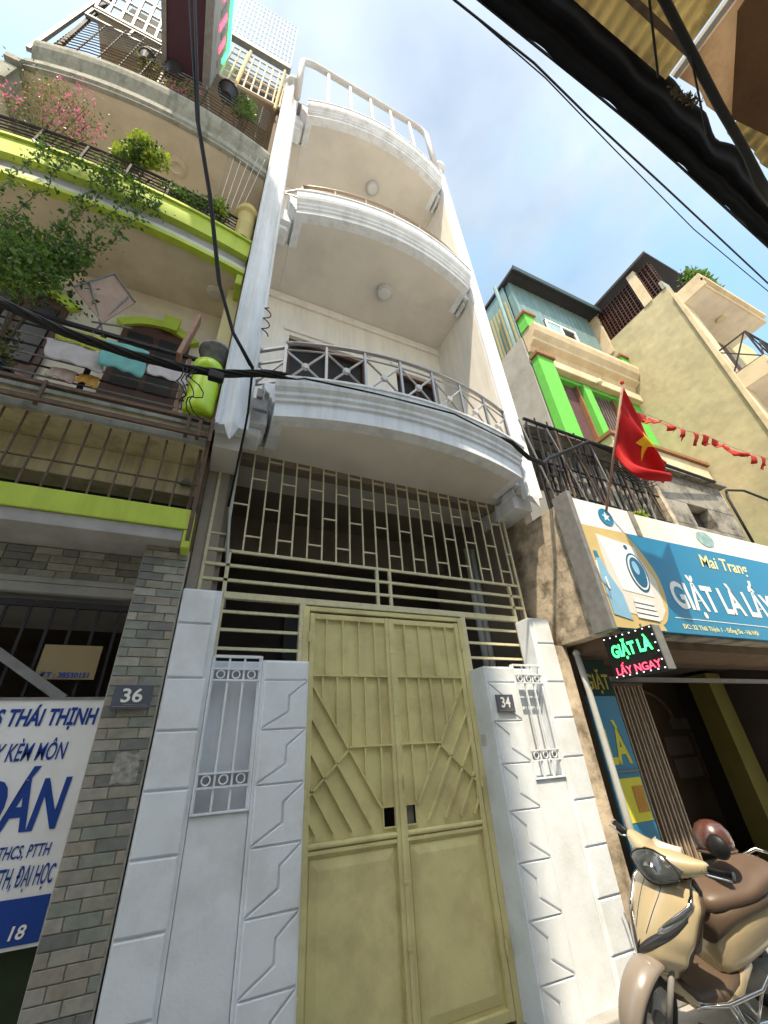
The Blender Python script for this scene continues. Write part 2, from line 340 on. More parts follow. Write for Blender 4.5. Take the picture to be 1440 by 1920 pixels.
H.add('wall_moulding', MB().box(0.44, 1.74, YB-0.03, YB-0.002, 6.62, 6.68).box(2.07, 2.96, YB-0.03, YB-0.002, 6.62, 6.68), CREAM, bevel=0.008)
for (a, b, zt, zb) in ((0.52, 1.66, 6.55, 4.27), (2.15, 2.88, 6.55, 4.27), (0.6, 1.5, 9.9, 7.74), (2.0, 2.7, 9.9, 7.74)):
    d = H.add('balcony_door', MB().box(a+0.03, b-0.03, YB+0.1, YB+0.13, zb, zt-0.03), GLASSD)
    fm = MB()
    for xx in (a+0.02, (a+b)/2, b-0.02): fm.box(xx-0.025, xx+0.025, YB+0.06, YB+0.098, zb, zt)
    fm.box(a, b, YB+0.055, YB+0.097, zt-0.05, zt)
    H.add('door_frame', fm, WOODB, sub_of=d)
H.add('side_fin_wall', MB().box(-0.115, 0.10, -0.42, YB+0.4, 3.80, 12.1), WHITE, label='left side wall that frames the balconies')
H.add('side_fin_wall', MB().box(3.0, 3.18, -0.419, YB+0.4, 3.905, 12.1), CREAM, label='right side wall that frames the balconies')
H.add('outer_wall', MB().box(-0.10, 0.08, YB+0.4, 8, 4.02, 12.0).box(3.0, 3.17, YB+0.4, 8, 0, 12.0), CREAM)
def column(cx, side, ztop, ws=1.0):
    # fluted pilaster: ogee plan extruded upwards
    pts = []
    n = 28
    for k in range(n+1):
        t = k/n; x = (-0.128+0.256*t)*ws
        d = 0.035+0.055*math.exp(-((t-0.5)/0.2)**2)+0.03*math.exp(-((t-0.08)/0.05)**2)+0.03*math.exp(-((t-0.92)/0.05)**2)
        pts.append((cx+x, -0.42-d))
    poly = pts+[(cx+0.128*ws, -0.38), (cx-0.128*ws, -0.38)]
    i = MB(); i.zprism(poly, 3.79, ztop)
    # pendant tip under the middle flute
    mid = [(x, y) for x, y in pts if abs(x-cx) < 0.055]
    tip = (cx, -0.49, 3.64); b0 = len(i.v)
    ring = [(x, y-0.001, 3.792) for x, y in mid]+[(cx+0.05, -0.40, 3.792), (cx-0.05, -0.40, 3.792)]
    i.v += ring+[tip]; nn = len(ring)
    for k in range(nn): i.f.append((b0+(k+1) % nn, b0+k, b0+nn))
    c = H.add('column', i, WHITE)
    cap = MB().lathe([(0.13, 0), (0.15, 0.03), (0.15, 0.08), (0.10, 0.16), (0.03, 0.2)], (cx, -0.44, ztop), 20)
    H.add('column_cap', cap, WHITE, sub_of=c, smooth=True)
column(0.0, -1, 12.15); column(3.10, 1, 12.05, 0.76)
H.add('wall_end_block', MB().box(2.945, 3.2, -0.30, 0.3, 3.72, 3.90), WHITE, bevel=0.01)
def cornice(z, fasc):
    return [(0.0, z), (0.0, z+fasc), (0.025, z+fasc+0.004), (0.025, z+fasc+0.035), (0.05, z+fasc+0.05), (0.05, z+fasc+0.085), (0.085, z+fasc+0.11), (0.10, z+fasc+0.15), (0.10, z+0.33), (0.115, z+0.335), (0.115, z+0.36), (-0.12, z+0.36), (-0.12, z)]
for k, z in enumerate(ZS):
    pl = arc_plan(0.30, 2.90, -0.55, -0.755, 28)
    f_ = (0.15, 0.07, 0.07)[k]
    s_ = MB(); slab(s_, [(max(0.301, min(2.899, x)), y+0.119) for x, y in pl], YB, z+0.002, z+0.34)
    o = H.add('balcony_slab', s_, SOFFIT)
    c = MB(); sweep(c, pl, cornice(z, f_))
    # returns at both ends
    for sx, x in ((-1, 0.30), (1, 2.90)):
        prof = cornice(z, f_); q = [(x+sx*a, zz) for a, zz in prof]
        q = [(x+sx*(a if a >= 0 else 0.003-0.1), zz+(0.0005 if zz < z+0.01 else 0)) for a, zz in prof]
        c.prism(q if sx > 0 else list(reversed(q)), -0.551, -0.121)
    H.add('cornice', c, WHITE, sub_of=o, bevel=0.003)
    H.add('side_soffit', MB().box(0.10, 0.299, -0.12, YB, z+0.004, z+0.32), SOFFIT, sub_of=o); H.add('side_soffit', MB().box(2.901, 3.0, -0.12, YB, z+0.004, z+0.32), SOFFIT, sub_of=o)
    # scroll brackets between slab and side wall
    for xa, xb in ((0.102, 0.27), (2.93, 2.998)):
        H.add('bracket', MB().box(xa, xb, -0.40, -0.121, z+0.02, z+0.30), WHITE, bevel=0.006)
        H.add('bracket_foot', MB().box(xa, xb-0.03, -0.34, -0.121, z-0.07, z+0.018), WHITE, bevel=0.02)
    if k < 2:                                # ceiling lamp under the slab above
        zc = ZS[k+1]
        l_ = H.add('ceiling_lamp', MB().lathe([(0.115, 0), (0.12, -0.02), (0.12, -0.045), (0.10, -0.06)], (1.74 if k == 0 else 1.70, -0.04, zc-0.001), 28), mat('lamp_ring', (0.42, 0.44, 0.44), 0.4, 0.05, 5, 0), smooth=False)
        H.add('lamp_diffuser', MB().lathe([(0.09, -0.0605), (0.06, -0.068), (0.0, -0.07)][:2]+[(0.01, -0.07)], (1.74 if k == 0 else 1.70, -0.04, zc-0.001), 24), mat('lamp_glass', (0.55, 0.57, 0.58), 0.3, 0.05, 5, 0), sub_of=l_)
# balcony railings
def railing(zb, zt, npan, m, xb, rr, ymid):
    pl = arc_plan(0.34, 2.86, -0.56, ymid, 4*npan)
    o = H.add('railing', MB().tube([(x, y, zt) for x, y in pl], rr*1.5, 8), m, smooth=True)
    H.add('lower_rail', MB().tube([(x, y, zt-0.10) for x, y in pl], rr*0.7, 6), m, sub_of=o, smooth=True)
    H.add('bottom_rail', MB().tube([(x, y, zb+0.04) for x, y in pl], rr*0.8, 6), m, sub_of=o, smooth=True)
    for k in range(npan+1):
        x, y = pl[4*k]; H.add('post', MB().bar((x, y, zb), (x, y, zt), rr*1.6), m, sub_of=o)
    if xb:
        for k in range(npan):
            (xa, ya), (xc, yc) = pl[4*k], pl[4*k+4]; xm, ym = pl[4*k+2]
            H.add('cross_brace', MB().tube([(xa, ya, zb+0.04), (xm, ym, (zb+zt-0.06)/2), (xc, yc, zt-0.10)], rr*0.75, 6).tube([(xa, ya, zt-0.10), (xm, ym-0.004, (zb+zt-0.06)/2), (xc, yc, zb+0.04)], rr*0.75, 6), m, sub_of=o)
            H.add('boss', MB().lathe([(0.03, -0.018), (0.036, -0.006), (0.036, 0.006), (0.03, 0.018)], (xm, ym, (zb+zt-0.06)/2), 12, 'y'), RAILW, sub_of=o)
    return o
r1 = railing(4.29, 4.86, 7, STEEL, True, 0.014, -0.77)
for za, zc_, rr in ((4.80, 4.80, .03), (4.62, 4.62, .02), (4.35, 4.62, .018), (4.35, 4.35, .02), (4.60, 4.36, .018)): H.add('side_rail', MB().bar((0.34, -0.56, za), (0.11, -0.42, zc_), rr), STEEL, sub_of=r1)
H.add('side_rail', MB().bar((2.86, -0.56, 4.80), (3.01, -0.42, 4.80), 0.03), STEEL, sub_of=r1); H.add('side_rail', MB().bar((2.86, -0.56, 4.35), (3.01, -0.42, 4.70), 0.018), STEEL, sub_of=r1)
r2 = railing(7.77, 8.14, 6, mat('bronze_rail', (0.30, 0.24, 0.19), 0.4, 0.1, 20, 0, metal=0.5), False, 0.014, -0.77)
for za, rr in ((8.05, .025), (7.8, .018)): H.add('side_rail', MB().bar((0.34, -0.56, za), (0.11, -0.42, 8.05), rr), STEEL, sub_of=r2)
H.add('roof_coping', MB().box(-0.12, 3.2, -0.3, 8, 12.1, 12.16), GREYSLAB)
H.add('roof_terrace_wall', MB().box(0.1, 3.0, 0.3, 0.5, 11.16, 12.1), WHITE)
# big tubular guard frame on the roof
yg = -0.60
gp = [(0.09, yg, 11.2), (0.09, yg, 13.15)]
for k in range(1, 8): t = k/8*pi/2; gp.append((0.09+0.32*(1-cos(t)), yg, 13.15+0.32*sin(t)))
gp.append((0.41, yg, 13.47)); gp.append((2.55, yg, 13.42))
for k in range(1, 9): t = k/8*pi/2; gp.append((2.55+0.32*sin(t), yg, 13.10+0.32*cos(t)))
gp.append((2.87, yg, 11.2))
gr_ = H.add('guard_rail', MB().tube(gp, 0.058, 14), RAILW, smooth=True)
for k in range(5):
    x = 0.62+k*0.455; H.add('guard_post', MB().bar((x, yg, 11.2), (x, yg, 13.43), 0.055, 0.05), RAILW, sub_of=gr_)
H.add('roof_vent', MB().box(0.3, 1.2, -0.35, 0.1, 11.2, 11.9), DIRON)
# carport behind the gate
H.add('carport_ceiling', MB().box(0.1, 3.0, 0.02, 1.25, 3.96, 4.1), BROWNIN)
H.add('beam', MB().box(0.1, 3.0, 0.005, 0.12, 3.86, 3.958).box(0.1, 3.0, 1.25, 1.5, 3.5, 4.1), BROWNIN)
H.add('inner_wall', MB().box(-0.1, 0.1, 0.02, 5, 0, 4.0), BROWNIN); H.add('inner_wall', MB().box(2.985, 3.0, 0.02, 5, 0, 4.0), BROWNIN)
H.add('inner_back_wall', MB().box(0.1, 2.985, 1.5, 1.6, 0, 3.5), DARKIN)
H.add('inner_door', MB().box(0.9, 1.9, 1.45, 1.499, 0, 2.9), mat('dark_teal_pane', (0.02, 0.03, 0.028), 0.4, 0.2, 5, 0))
for x in (2.86, 2.94): H.add('drain_pipe', MB().tube([(x, 0.55, 0), (x, 0.55, 3.6)], 0.035, 10), PVC, smooth=True)
H.add('left_corner_wall', MB().box(-0.11, 0.06, 0.0, 0.02, 2.55, 3.93), mat('dusty_brown_plaster', (0.33, 0.29, 0.235), 0.9, 0.15, 5, 0.2))
H.add('wall_bend', MB().box(-0.11, 0.10, -0.34, 0.0, 3.66, 3.935), SOFFIT)

# ------------------------------------------------------------------ gate, transom grille, street wall of number 34
G = T('metal_gate', 'khaki double-leaf sheet steel gate with diagonal ribs under the transom', 'gate', (1.5, 0, 0))
GX0, GXM, GX1, GZ0, GZ1, ZM = 0.80, 1.480, 2.165, 0.085, 2.50, 1.06
fr = MB().box(GX0-0.05, GX0, -0.03, 0.04, 0.0, GZ1+0.04).box(GX1, GX1+0.05, -0.03, 0.04, 0.0, GZ1+0.04).box(GX0, GX1, -0.03, 0.04, GZ1+0.005, GZ1+0.04)
G.add('gate_frame', fr, GATE, bevel=0.004)
def ribs(mirror):
    # bars in leaf coordinates: u 0 at the hinge side, 1 at the meeting edge; z in metres
    Ls = []
    for k in range(1, 5): Ls.append(((k*0.2, 2.03), (k*0.2, 2.455)))
    Ls.append(((0.03, 2.03), (0.97, 2.03)))
    A0, A1 = (0.0, 2.02), (0.80, 1.13)
    def on(u): return A0[1]+(A1[1]-A0[1])*(u-A0[0])/(A1[0]-A0[0])
    Ls.append((A0, (0.80, 1.20)))
    for u in (0.165, 0.33, 0.5, 0.66, 0.83):
        zb = 1.575 if u > 0.45 else on(u)-0.0
        zb = max(2.02-(0.82/0.8)*u, 1.575) if u < 0.5 else 1.575
        Ls.append(((u, 2.02), (u, zb)))
    Ls.append(((0.47, 1.565), (0.97, 1.565)))
    for u, zb in ((0.64, 1.37), (0.82, 1.22)): Ls.append(((u, 1.555), (u, zb)))
    for dz in (0.21, 0.42, 0.61, 0.79):
        u1 = min(0.77, 0.95-0.0); z0 = 2.02-dz; sl = 0.82/0.80
        uend = (z0-1.10)/sl; uend = min(uend, 0.76)
        Ls.append(((0.02, z0-0.02*sl), (uend, z0-uend*sl)))
    Ls.append(((0.47, 1.555), (0.02, 1.285)))
    return Ls
for side, (hx, mx_) in enumerate(((GX0+0.005, GXM-0.004), (GX1-0.005, GXM+0.004))):
    X = lambda u: hx+(mx_-hx)*u
    s = 1 if mx_ > hx else -1
    lf = G.add('gate_leaf', (lambda m: (wall_with_holes(m, min(hx, mx_), max(hx, mx_), GZ0, GZ1-0.01, [(min(X(0.82), X(0.955)), max(X(0.82), X(0.955)), 1.085, 1.205)], 0.0, 0.004), m)[1])(MB()), GATE)
    st = MB()
    for u in (0.0, 0.945): st.box(min(X(u), X(u+0.055)), max(X(u), X(u+0.055)), -0.032, -0.0005, GZ0, GZ1-0.012)
    st.box(min(X(0.055), X(0.945)), max(X(0.055), X(0.945)), -0.028, -0.0005, GZ1-0.055, GZ1-0.014)
    st.box(min(X(0.055), X(0.945)), max(X(0.055), X(0.945)), -0.03, -0.0005, GZ0, GZ0+0.05)
    G.add('leaf_frame', st, GATE, sub_of=lf, bevel=0.004)
    G.add('mid_rail', MB().tube([(X(0.055), -0.018, ZM-0.012), (X(0.945), -0.018, ZM-0.012)], 0.016, 10).box(min(X(0.055), X(0.945)), max(X(0.055), X(0.945)), -0.024, -0.0005, ZM-0.055, ZM-0.033), GATE, sub_of=lf, bevel=0.003)
    for (a, b) in ribs(side):
        G.add('rib', MB().bar((X(a[0]), -0.0135, a[1]), (X(b[0]), -0.0135, b[1]), 0.011, 0.026, up=(0, 1, 0)), GATE, sub_of=lf)
    # bevelled lower panel
    i = MB(); xa, xb = min(X(0.075), X(0.925)), max(X(0.075), X(0.925)); za, zb2 = GZ0+0.07, ZM-0.075; q = 0.055
    i.loft([[(xa, -0.001, za), (xb, -0.001, za), (xb, -0.001, zb2), (xa, -0.001, zb2)], [(xa+0.004, -0.006, za+0.004), (xb-0.004, -0.006, za+0.004), (xb-0.004, -0.006, zb2-0.004), (xa+0.004, -0.006, zb2-0.004)], [(xa+q, -0.018, za+q), (xb-q, -0.018, za+q), (xb-q, -0.018, zb2-q), (xa+q, -0.018, zb2-q)]])
    G.add('lower_panel', i, GATE, sub_of=lf)
    i = MB(); a, b = min(X(0.815), X(0.96)), max(X(0.815), X(0.96))
    i.box(a, a+0.008, -0.012, -0.0005, 1.085, 1.205).box(b-0.008, b, -0.012, -0.0005, 1.085, 1.205).box(a+0.008, b-0.008, -0.012, -0.0005, 1.197, 1.205).box(a+0.008, b-0.008, -0.012, -0.0005, 1.085, 1.093)
    G.add('hand_hole_frame', i, GATE, sub_of=lf)
    if side: G.add('hand_hole_flap', MB().box(a+0.01, b-0.01, 0.02, 0.024, 1.09, 1.20), GREYIRON, sub_of=lf)
    for zz in (0.4, 1.3, 2.3): G.add('hinge', MB().lathe([(0.012, -0.04), (0.012, 0.04)], (hx-s*0.004, -0.042, zz), 10), GATE, sub_of=lf)
G.add('bolt', MB().tube([(GXM+0.03, -0.045, 1.30), (GXM+0.03, -0.045, 1.38)], 0.006, 8), GATE, bevel=0)
for zz in (0.5, 0.8, 1.75, 2.2): G.add('weld_plate', MB().box(GXM-0.02, GXM+0.02, -0.0445, -0.0405, zz, zz+0.018), GATE, bevel=0.002)
G.add('meeting_strip', MB().box(GXM-0.014, GXM+0.014, -0.040, -0.034, GZ0, GZ1-0.02), GATE, bevel=0.003)

S = T('transom_grille', 'pale yellow bar grille above the khaki gate, up to the lowest balcony', 'grille', (1.5, 0, 2.1))
def R(name, p, q, w, h=None): return S.add(name, MB().bar(p, q, w, h), GRILLE)
XL, XLP, XRP, XR = -0.02, 0.15, 2.885, 3.02
for z in (2.94, 2.82, 2.70): R('rail', (XL, 0, z), (XR, 0, z), 0.022, 0.022)
S.add('head_rail', MB().box(XLP, XRP, -0.022, 0.022, 2.555, 2.605), GRILLE, bevel=0.004)
for x in (XLP, XRP): R('post', (x, 0.003, 2.1), (x, 0.003, 2.94), 0.028, 0.028)
for x in (XL, XR): R('post', (x, 0.003, 2.52), (x, 0.003, 3.93), 0.022, 0.022)
R('post', (0.745, -0.002, 2.08), (0.745, -0.002, 2.555), 0.045); R('post', (2.235, -0.002, 2.08), (2.235, -0.002, 2.555), 0.045)
R('stub', (1.40, 0.003, 2.605), (1.40, 0.003, 2.93), 0.026); R('stub', (1.525, 0.003, 2.605), (1.525, 0.003, 2.93), 0.026)
for z in (2.46, 2.33, 2.20): R('side_bar', (XLP, 0, z), (0.725, 0, z), 0.02); R('side_bar', (2.255, 0, z), (XRP, 0, z), 0.02)
xs_ = [0.115+0.1292*k for k in range(23)]
for k, x in enumerate(xs_):
    R('bar', (x, 0.001, 2.951), (x, 0.001, 3.93), 0.013)
    if k < 22:
        hs = (3.09, 3.66) if k % 2 else (3.37, 3.88)
        if k in (0,): hs = (3.38,)
        for h_ in hs: R('cross_piece', (x, 0.0, h_), (xs_[k+1], 0.0, h_), 0.012)
R('cross_piece', (XL, 0.0, 3.08), (0.115, 0.0, 3.08), 0.012); R('cross_piece', (2.96, 0.0, 3.3), (XR, 0.0, 3.3), 0.012)
S.add('electric_cable', MB().tube([(0.115, -0.03, 3.95), (0.10, -0.03, 3.3), (0.13, -0.02, 2.95), (0.17, 0.05, 2.5)], 0.012, 8), PVC, smooth=True)

def chamfer_panel(poly, y, d, ins):
    """polygon (x,z) ccw from -y; a pillowed block standing d proud of y, edges inset"""
    n = len(poly); P = [Vector(p) for p in poly]
    def inset(a):
        out = []
        for k in range(n):
            p0, p1, p2 = P[k-1], P[k], P[(k+1) % n]
            e1 = (p1-p0).normalized(); e2 = (p2-p1).normalized(); n1 = Vector((-e1.y, e1.x)); n2 = Vector((-e2.y, e2.x))
            bis = (n1+n2); 
            if bis.length < 1e-4: bis = n1
            bis.normalize(); c = max(0.3, bis.dot(n1)); out.append(p1+bis*min(a/c, a*2.0))
        return out
    a, b = inset(0.0035), inset(ins)
    return MB().loft([[(p.x, y, p.y) for p in a], [(p.x, y-d*0.75, p.y) for p in inset(0.0035+(ins-0.0035)*0.45)], [(p.x, y-d, p.y) for p in b]])
PITCH = 0.2815
def street_wall(mir, m, name, label):
    M_ = lambda x: x if not mir else 2.97-x+0.0
    W = T(name, label, 'wall', (0.3 if not mir else 2.7, -0.1, 0))
    def bx(n, x0, x1, y0, y1, z0, z1, mm=m, bev=0.006, sub_of=None):
        a, b = sorted((M_(x0), M_(x1))); return W.add(n, MB().box(a, b, y0, y1, z0, z1), mm, bevel=bev, sub_of=sub_of)
    yf = -0.212
    core = bx('tall_pier', -0.11, 0.135, yf, -0.03, 0, 2.535)
    bx('middle_wall', 0.137, 0.445, yf+0.002, -0.06, 0, 1.275)
    bx('niche_back', 0.137, 0.445, -0.115, -0.055, 1.277, 2.095)
    piv = bx('gate_pier', 0.447, 0.755, yf-0.016, 0.03, 0, 2.085)
    # side-section blocks
    z = 2.535; zs = [2.30, 1.97]+[1.97-PITCH*k for k in range(1, 8)]
    top = 2.53
    for zz in zs:
        zz = max(zz, 0.0)
        a, b = sorted((M_(-0.108), M_(0.118 if zz < 1.9 else 0.10)))
        W.add('render_block', chamfer_panel([(a, zz), (b, zz), (b, top), (a, top)], yf, 0.014, 0.012), m)
        top = zz
        if zz <= 0: break
    # zigzag blocks on the gate pier
    Lx, Rx = 0.462, 0.742; xm = Lx+0.6*(Rx-Lx)
    z1 = 1.958
    def P_(pts):
        q = [(M_(x), zz) for x, zz in pts]
        return q if not mir else list(reversed(q))
    yy = yf-0.016
    W.add('render_block', chamfer_panel(P_([(Lx, 1.958), (Rx+0.008, 1.958), (Rx+0.008, 2.08), (Lx, 2.08)]), yy, 0.010, 0.012), m)
    while z1 > 0.1:
        z0 = max(z1-PITCH, 0.005); p = z1-z0
        W.add('render_block', chamfer_panel(P_([(Lx, z0), (xm, z1-0.66*p), (xm, z1-0.33*p), (Rx+0.008, z1), (Lx, z1)]), yy, 0.013, 0.011), m)
        W.add('render_block', chamfer_panel(P_([(Lx, z0), (Rx+0.008, z0), (Rx+0.008, z1), (xm, z1-0.33*p), (xm, z1-0.66*p)]), yy, 0.013, 0.011), m)
        z1 = z0
    # iron niche grille
    yb = yf+0.006
    ng = W.add('niche_grille', (lambda mb: ([mb.bar((M_(x), yb, 1.29), (M_(x), yb, 2.10), 0.012, 0.012) for x in (0.15, 0.242, 0.335, 0.43)], mb)[1])(MB()), m, bevel=0)
    W.add('flat_bar', MB().bar((M_(0.148), yb-0.004, 2.104), (M_(0.435), yb-0.004, 2.104), 0.016, 0.016), m, sub_of=ng)
    for z_ in (1.995, 1.435):
        for dz in (-0.034, 0.034):
            W.add('flat_bar', MB().bar((M_(0.148), yb-0.007, z_+dz), (M_(0.432), yb-0.007, z_+dz), 0.012, 0.010), m, sub_of=ng)
        W.add('band_shade_plate', MB().box(min(M_(0.15), M_(0.43)), max(M_(0.15), M_(0.43)), yb+0.012, yb+0.015, z_-0.030, z_+0.030), mat('band_shade_grey', (0.34, 0.36, 0.40), 0.7, 0.2, 20, 0.1), sub_of=ng)  # added grey plate: the shade behind the rings is put into its colour
        for x in (0.196, 0.2885, 0.3825):
            W.add('ring', MB().tube([(M_(x)+0.023*cos(t*pi/8), yb-0.007, z_+0.023*sin(t*pi/8)) for t in range(17)], 0.0045, 6, caps=False), m, sub_of=ng)
    for (x0, x1, z0, z1_) in ((0.137, 0.147, 1.277, 2.10), (0.436, 0.446, 1.277, 2.11), (0.147, 0.436, 1.277, 1.288)):
        a, b = sorted((M_(x0), M_(x1))); W.add('niche_frame', MB().box(a, b, yf-0.012, yf+0.03, z0, z1_), m, bevel=0.003)
    return W, M_
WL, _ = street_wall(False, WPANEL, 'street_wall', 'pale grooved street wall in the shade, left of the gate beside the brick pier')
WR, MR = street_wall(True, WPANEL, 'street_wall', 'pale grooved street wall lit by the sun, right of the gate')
WR.add('bell_box', MB().box(2.207, 2.213, -0.11, -0.05, 1.52, 1.60), RAILW, bevel=0.003)
def plate(name, x0, x1, z0, z1, y, num, label, loc):
    t = T(name, label, 'sign', loc)
    p = t.add('plate', MB().box(x0, x1, y, y+0.012, z0, z1), SLATE, bevel=0.002)
    w_ = x1-x0; h_ = z1-z0
    text('digits', num, LETW, x0+w_*0.22, x1-w_*0.24, z0+h_*0.27, z1-h_*0.14, y-0.003, sub_of=p, bold=0.02)
    t.add('border', MB().box(x0+0.008, x1-0.008, y-0.002, y-0.0005, z0+0.012, z0+0.017).box(x0+w_*0.3, x1-w_*0.12, y-0.002, y-0.0005, z0+0.022, z0+0.026), GREYIRON, sub_of=p)
    return t
plate('house_number', 2.262, 2.43, 1.735, 1.865, -0.262, '34', 'slate house number plate reading 34 on the sunlit gate pier', (2.35, -0.25, 1.8))
plate('house_number', -0.352, -0.16, 1.80, 1.925, -0.248, '36', 'slate house number plate reading 36 on the grey brick pier', (-0.25, -0.24, 1.86))
# ------------------------------------------------------------------ helpers for plants
def leaves(mb, pts, size, fold=0.35, n=1):
    for p in pts:
        p = Vector(p); s = size*random.uniform(0.6, 1.3)
        a = Vector((random.gauss(0, 1), random.gauss(0, 1), random.gauss(0, 0.7))).normalized()
        b = a.cross(Vector((random.gauss(0, 1), random.gauss(0, 1), random.gauss(0, 1)))).normalized(); c = a.cross(b)
        i = len(mb.v)
        mb.v += [tuple(p), tuple(p+a*s*0.5+b*s*0.28+c*s*fold*0.3), tuple(p+a*s), tuple(p+a*s*0.5-b*s*0.28+c*s*fold*0.3)]
        mb.f += [(i, i+1, i+2), (i, i+2, i+3)]
def blob_pts(c, r, n, hollow=0.35, lumps=7):
    cs = [(Vector(c)+Vector((random.uniform(-1, 1)*r[0]*0.6, random.uniform(-1, 1)*r[1]*0.6, random.uniform(-1, 1)*r[2]*0.6)), random.uniform(0.35, 0.6)) for _ in range(lumps)]
    out = []
    for _ in range(n):
        q, k = random.choice(cs); d = Vector((random.gauss(0, 1), random.gauss(0, 1), random.gauss(0, 1))).normalized()
        rr = random.random()**0.4*k; out.append(q+Vector((d.x*r[0], d.y*r[1], d.z*r[2]))*rr)
    return out
def strand_pts(p, q, n, sag=0.0, jit=0.02):
    p = Vector(p); q = Vector(q); out = []
    for k in range(n+1):
        t = k/n; v = p.lerp(q, t); v.z -= sag*4*t*(1-t); out.append(v+Vector((random.gauss(0, jit), random.gauss(0, jit), random.gauss(0, jit))))
    return out
def bush(name, label, cat, c, r, n, size, m, base, group=None, flowers=0, fm=None, pot=None):
    t = T(name, label, cat, base, group)
    st = MB(); b = Vector(base)
    for _ in range(9):
        e = Vector(c)+Vector((random.uniform(-1, 1)*r[0]*.6, random.uniform(-1, 1)*r[1]*.6, random.uniform(-.3, 1)*r[2]*.6))
        st.tube([b, b.lerp(e, 0.5)+Vector((random.gauss(0, .03), 0, 0)), e], [0.010, 0.007, 0.003], 5)
    o = t.add('stem', st, STEMM)
    f = MB(); leaves(f, blob_pts(c, r, n), size); t.add('foliage', f, m, kind='stuff', fix=False)
    f = MB(); leaves(f, blob_pts(c, r, n//3), size*0.9); t.add('foliage', f, LEAF[1], kind='stuff', fix=False)
    if flowers:
        f = MB(); leaves(f, blob_pts(c, (r[0]*1.15, r[1]*1.15, r[2]*1.15), flowers), size*0.95, 0.8); t.add('blossom', f, fm or PINK, kind='stuff', fix=False)
    if pot:
        t.add('pot', MB().lathe([(pot*0.7, 0), (pot, pot*1.5), (pot*1.1, pot*1.5), (pot*1.1, pot*1.7), (pot*0.9, pot*1.7), (pot*0.85, pot*1.4)], (base[0], base[1], base[2]-pot*1.6), 16), POTM, smooth=False)
    return t
# ------------------------------------------------------------------ number 36: beige house with lime bands on the left
A = T('beige_green_house', 'old beige house with lime green bands and crowded balconies, left of the white house', 'house', (-1.6, 0.5, 0))
x0, x1 = -2.95, -0.15
# brick pier
pier = A.add('brick_pier', MB().box(-0.392, -0.118, -0.208, 0.3, 0, 2.80), MORTAR)
bmesh_cache = {}
def brick(xa, xb, za, zb, y, d=0.011, parent=None, mm=None, root=A):
    key = (round(xb-xa, 3), round(zb-za, 3), mm.name)
    if key not in bmesh_cache:
        b_ = MB(); w_, h_, e = xb-xa, zb-za, 0.0015
        b_.loft([[(0, 0, 0), (w_, 0, 0), (w_, 0, h_), (0, 0, h_)], [(0, -d+e, 0), (w_, -d+e, 0), (w_, -d+e, h_), (0, -d+e, h_)], [(e, -d, e), (w_-e, -d, e), (w_-e, -d, h_-e), (e, -d, h_-e)]])
        o = b_.build('brick', mm); bmesh_cache[key] = o.data
    else:
        o = bpy.data.objects.new('brick', bmesh_cache[key]); COL.objects.link(o)
    o.parent = parent; o.location = (xa, y, za); o.rotation_euler = (random.gauss(0, 0.006), 0, random.gauss(0, 0.004))
    return o
z = 0.0; r_ = 0; cp = 0.0535
while z < 2.79:
    zt = min(z+cp-0.005, 2.797)
    cuts = [-0.388, -0.315, -0.165, -0.122] if r_ % 2 else [-0.388, -0.245, -0.122]
    if r_ % 4 == 3: cuts = [-0.388, -0.335, -0.185, -0.122]
    if r_ % 4 == 2: cuts = [-0.388, -0.262, -0.122]
    for a, b in zip(cuts, cuts[1:]): brick(round(a, 3), round(b-0.005, 3), round(z, 4), round(z, 4)+0.0485, -0.2085, parent=pier, mm=random.choice(BRICKS))
    z += cp; r_ += 1
A.add('scraped_patch', MB().grid(lambda u, v: (-0.27+0.12*u+0.01*sin(9*v), -0.2215, 1.45+0.14*v+0.01*sin(7*u)), 3, 3), mat('scraped_paper', (0.3, 0.3, 0.28), 0.9, 0.5, 40, 0.2), sub_of=pier)
hdr = A.add('lintel_wall', MB().box(-2.95, -0.395, 0.012, 0.3, 2.60, 2.81), MORTAR)
for r_ in range(4):
    x = -0.40; k = 0
    while x > -2.1:
        wd = 0.15 if (k+r_) % 3 else 0.09
        brick(round(x-wd, 3), round(x-0.006, 3), 2.600+r_*0.0525, 2.648+r_*0.0525, 0.0115, parent=hdr, mm=random.choice(BRICKS[:3])); x -= wd; k += 1
A.add('lintel_strip', MB().box(-2.95, -0.395, -0.02, 0.2, 2.56, 2.597), GREYSLAB, bevel=0.004)
A.add('lintel_soffit', MB().box(-2.95, -0.395, -0.01, 0.9, 2.50, 2.557), GREYSLAB)
# lime beam and its slab
A.add('lime_beam', MB().box(-3.0, -0.128, -0.35, -0.20, 2.90, 3.055), LIME, bevel=0.006)
A.add('lime_beam_end', MB().box(-0.178, -0.128, -0.345, 0.0, 2.765, 2.897), LIME, bevel=0.004)
A.add('canopy_slab', MB().box(-3.0, -0.18, -0.335, 0.28, 2.812, 2.898), GREYSLAB, bevel=0.004)
A.add('canopy_slab', MB().box(-3.0, -0.13, -0.19, 0.28, 2.90, 2.96), GREYSLAB)
